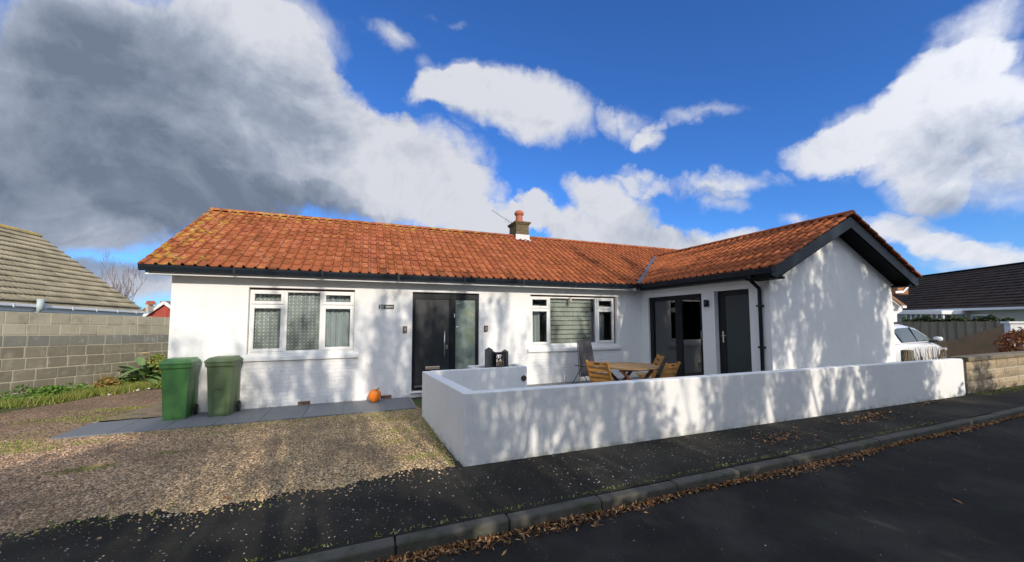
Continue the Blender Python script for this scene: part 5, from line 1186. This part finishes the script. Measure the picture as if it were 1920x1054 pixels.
inn = en*.4; mb = MB(); mb.prism([e0+inn-Vector((0, 0, 2.4)), e1+inn-Vector((0, 0, 2.4)), e1+inn-Vector((0, 0, .1)), e0+inn-Vector((0, 0, .1))], (0, 0, 0), tuple(en*.2))
mb.prism([e1+inn*0+en*.3-Vector((0, 0, 2.4)), e1+en*(2*RW-.3)-Vector((0, 0, 2.4)), e1+en*(2*RW-.3), rB-Vector((0, 0, .1)), e1+en*.3], (0, 0, 0), tuple(-eu*.2)); mb.build('wall', mat('pale_green_render', (.42, .46, .38), .8, .1, 2), rh)
for s_v in (2.0, 5.2, 6.6, 9.0, 13.0):
    c_ = e1-eu*s_v+en*.395; wf = MB().prism([c_+Vector((0, 0, -1.35)), c_-eu*1.1+Vector((0, 0, -1.35)), c_-eu*1.1+Vector((0, 0, -.35)), c_+Vector((0, 0, -.35))], (0, 0, 0), tuple(-en*.05)).build('window', MT['whitepvc'], rh)
    for k in (0, 1):
        a = c_-eu*(.08+.52*k)-en*.052; MB().prism([a+Vector((0, 0, -1.25)), a-eu*.42+Vector((0, 0, -1.25)), a-eu*.42+Vector((0, 0, -.45)), a+Vector((0, 0, -.45))], (0, 0, 0), tuple(-en*.01)).build('pane', MT['carglass'], wf)
# porch with white canopy in front of it
po = thing('glazed_porch', 'glazed porch with flat white canopy in front of the dark-roofed bungalow', 'porch')
pa, pb_ = HP(1684, 586, 25.5), HP(1766, 586, 23.2); pd = (pb_-pa).normalized(); pd.z = 0; pn = Vector((-pd.y, pd.x, 0)); pn = pn if pn.dot(CAM-pa) < 0 else -pn; PLn = (pb_-pa).length
MB().prism([pa+Vector((0, 0, -.12)), pb_+Vector((0, 0, -.12)), pb_+Vector((0, 0, .13)), pa+Vector((0, 0, .13))], (0, 0, 0), tuple(pn*2.2)).build('canopy', MT['whitepvc'], po, bevel=.03)
for i in range(8):
    a = pa+pd*(.15+i*(PLn-.4)/7)+pn*.35; MB().prism([a+Vector((0, 0, -2.1)), a+pd*.09+Vector((0, 0, -2.1)), a+pd*.09+Vector((0, 0, -.121)), a+Vector((0, 0, -.121))], (0, 0, 0), tuple(pn*.09)).build('mullion', MT['whitepvc'], po)
    if i < 7: w_ = (PLn-.4)/7; b2 = a+pd*.092+pn*.03; MB().prism([b2+Vector((0, 0, -2.1)), b2+pd*(w_-.095)+Vector((0, 0, -2.1)), b2+pd*(w_-.095)+Vector((0, 0, -.13)), b2+Vector((0, 0, -.13))], (0, 0, 0), tuple(pn*.02)).build('pane', mat('porch_glass', (.13, .18, .17), .15) if i == 0 else bpy.data.materials['porch_glass'], po)
# white gable with dark verge and brick chimney, seen in the gap under the eaves
wg = thing('white_gabled_house', 'sunlit white gable wall with dark verge in the gap beside the wing', 'house')
MB().prism([HP(1650, 640, 22.5), HP(1682, 640, 22.5), HP(1682, 589, 22.5), HP(1692, 583, 22.5), HP(1692, 577, 22.5), HP(1672, 561, 22.5), HP(1650, 548, 22.5)], (0, 0, 0), tuple(f0v*1.2)).build('wall', MT['render'], wg)
MB().bar(HP(1650, 541, 22.3), HP(1695, 574, 22.3), .10, .16).build('verge', MT['redtile'], wg)
MB().bar(HP(1691, 575.5, 22.2), HP(1698, 575.5, 22.2), .12, .14).build('verge_end', MT['whitepvc'], wg)
cw = MB().prism([HP(1683, 552, 27), HP(1703, 552, 27), HP(1703, 500, 27), HP(1683, 500, 27)], (0, 0, 0), tuple(f0v*.9)).build('chimney', mat('orange_brick', (.34, .15, .06), .9, .3, 9), rh)
MB().bar(HP(1679, 548, 26.9), HP(1694, 547, 26.9), .05, .16).bar(HP(1694, 547, 26.9), HP(1704, 536, 26.9), .05, .10).build('flashing', MT['whitegutter'], cw)
tag(MB().tube([HP(1700.5, 520, 30), HP(1700.5, 494, 30)], .03, 5).tube([HP(1698, 495, 30), HP(1706, 495, 30)], .025, 5).build('roof_aerial', MT['black']), 'small aerial rising behind the right barge board of the gable', 'aerial')

# ------------------------------------------------------------------ hedge and trees across the road, behind the photographer: they throw the shade
MT['hedge'] = MT['leaf']
def hedge(x0, x1, y, h0, h1, label, n, holes=.0, thick=1.0):
    t = thing('tall_hedge', label, 'hedge', ((x0+x1)/2, y, 0)); cx_ = (x0+x1)/2
    xx = x0+rng.random(n)*(x1-x0); H = h0+(h1-h0)*(xx-x0)/(x1-x0)+.22*np.sin(xx*1.9)+.15*np.sin(xx*4.3+2)+.08*np.sin(xx*11); zz_ = H*rng.random(n)**.75; yy_ = (rng.random(n)-.5)*thick
    P = np.stack([xx-cx_, yy_, zz_], -1); V, Fc = scatter(P, .07+.06*rng.random(n), LEAF_V, LEAF_F, tilt=3); np_mesh('foliage', V, Fc, MT['leaf'], t)
    mb = MB(); x = x0-cx_+.3; 
    while x < x1-cx_-.3:
        hh = h0+(h1-h0)*(x+cx_-x0)/(x1-x0); mb.tube([(x, 0, 0), (x+random.uniform(-.2, .2), 0, hh*.5), (x+random.uniform(-.4, .4), .1, hh*.9)], [.05, .035, .01], 5); x += .45
    mb.build('stems', MT['bark'], t)
hedge(-14, 2.4, -13.4, 4.85, 4.45, 'tall leafy hedge across the road, left stretch', 36000)
hedge(2.4, 11.5, -13.4, 3.35, 3.45, 'tall leafy hedge across the road, middle stretch', 16000)
hedge(11.5, 30, -13.4, 3.9, 3.6, 'tall leafy hedge across the road, right stretch', 26000)
def tree(label, x, y, h, seed, nleaf, size=.055, sig=.22, spread=.45, kids=3, levels=4, r0=.10, lean=(0, 0), first=.35, up_=.35, ncl=0):
    t = thing('street_tree', label, 'tree', (x, y, 0)); Tm, Vm, tips = grow((0, 0, 0), h, seed, spread, levels, kids, r0, lean, first, up_, minr=.010)
    zs_ = max(p_.z for p_ in tips); sc2 = h/zs_
    for mm in (Tm, Vm): mm.v = [(v_[0]*sc2, v_[1]*sc2, v_[2]*sc2) for v_ in mm.v]
    tips = [p_*sc2 for p_ in tips]
    Tm.build('trunk', MT['bark'], t); Vm.build('branches', MT['bark'], t)
    if nleaf: leaf_cloud('leaves', tips, nleaf, sig, size, MT['leaf'], t, ncl)
    return t
TK = dict(r0=.12, up_=.6)
tree('thin half-bare tree across the road, opposite the window', 3.4, -14.4, 8.1, 21, 2000, .04, .07, .36, first=.5, ncl=145, **TK)
tree('thin half-bare tree across the road, opposite the name plate', 5.3, -14.2, 8.3, 31, 1800, .04, .07, .36, first=.5, ncl=130, **TK)
tree('thin half-bare tree across the road, opposite the front door', 7.0, -14.8, 8.9, 22, 2500, .04, .07, .38, first=.5, ncl=175, **TK)
tree('thin half-bare tree across the road, opposite the planter', 8.6, -14.3, 8.4, 32, 4400, .04, .07, .38, first=.35, ncl=300, **TK)
tree('thin half-bare tree across the road, opposite the patio window', 10.3, -14.5, 8.9, 23, 9000, .045, .08, .42, first=.18, ncl=560, **TK)
tree('leafy tree across the road, opposite the patio doors', 12.3, -14.5, 9.0, 24, 20000, .05, .09, .48, first=.2, ncl=950)
for k, (tx, ty, th_, nc) in enumerate(((1.6, -15.4, 7.6, 150), (2.9, -15.6, 8.4, 230), (4.3, -15.9, 9.0, 300), (5.6, -15.5, 9.0, 320), (6.8, -16.0, 9.3, 320), (8.1, -15.6, 9.1, 330), (9.4, -15.9, 9.3, 360), (10.7, -15.6, 9.1, 380))):
    tree('slim upright tree in the back row across the road, '+('leftmost of eight', 'second from the left', 'third from the left', 'fourth from the left', 'fourth from the right', 'third from the right', 'second from the right', 'rightmost of eight')[k], tx, ty, th_, 60+k, nc*14, .04, .065, .30, r0=.11, first=.42, ncl=nc, up_=.9)
tree('leafy tree in the back row across the road, opposite the left edge of the gable', 12.0, -15.6, 9.7, 71, 14000, .05, .09, .42, first=.3, ncl=800, up_=.6)
tree('leafy tree across the road, opposite the gable', 14.2, -14.9, 9.6, 25, 20000, .05, .09, .48, first=.2, ncl=1100)
tree('leafy tree across the road, opposite the right end of the gable', 15.8, -14.6, 8.9, 33, 14000, .05, .09, .46, first=.2, ncl=800)
tree('thin tree across the road, opposite the wall end', 16.9, -14.4, 6.3, 26, 2600, .04, .07, .36, first=.25, ncl=180, up_=.6)
tree('bushy low tree across the road, opposite the bins', -.9, -14.3, 5.3, 27, 9000, .06, .2, .5, ncl=420)
tree('slender sapling across the road beside the bushy low tree', 1.7, -14.0, 6.4, 28, 1800, .04, .08, .36, first=.25, ncl=130, up_=.6)

sc.render.engine = 'CYCLES'
sc.cycles.max_bounces = 6; sc.cycles.transparent_max_bounces = 12
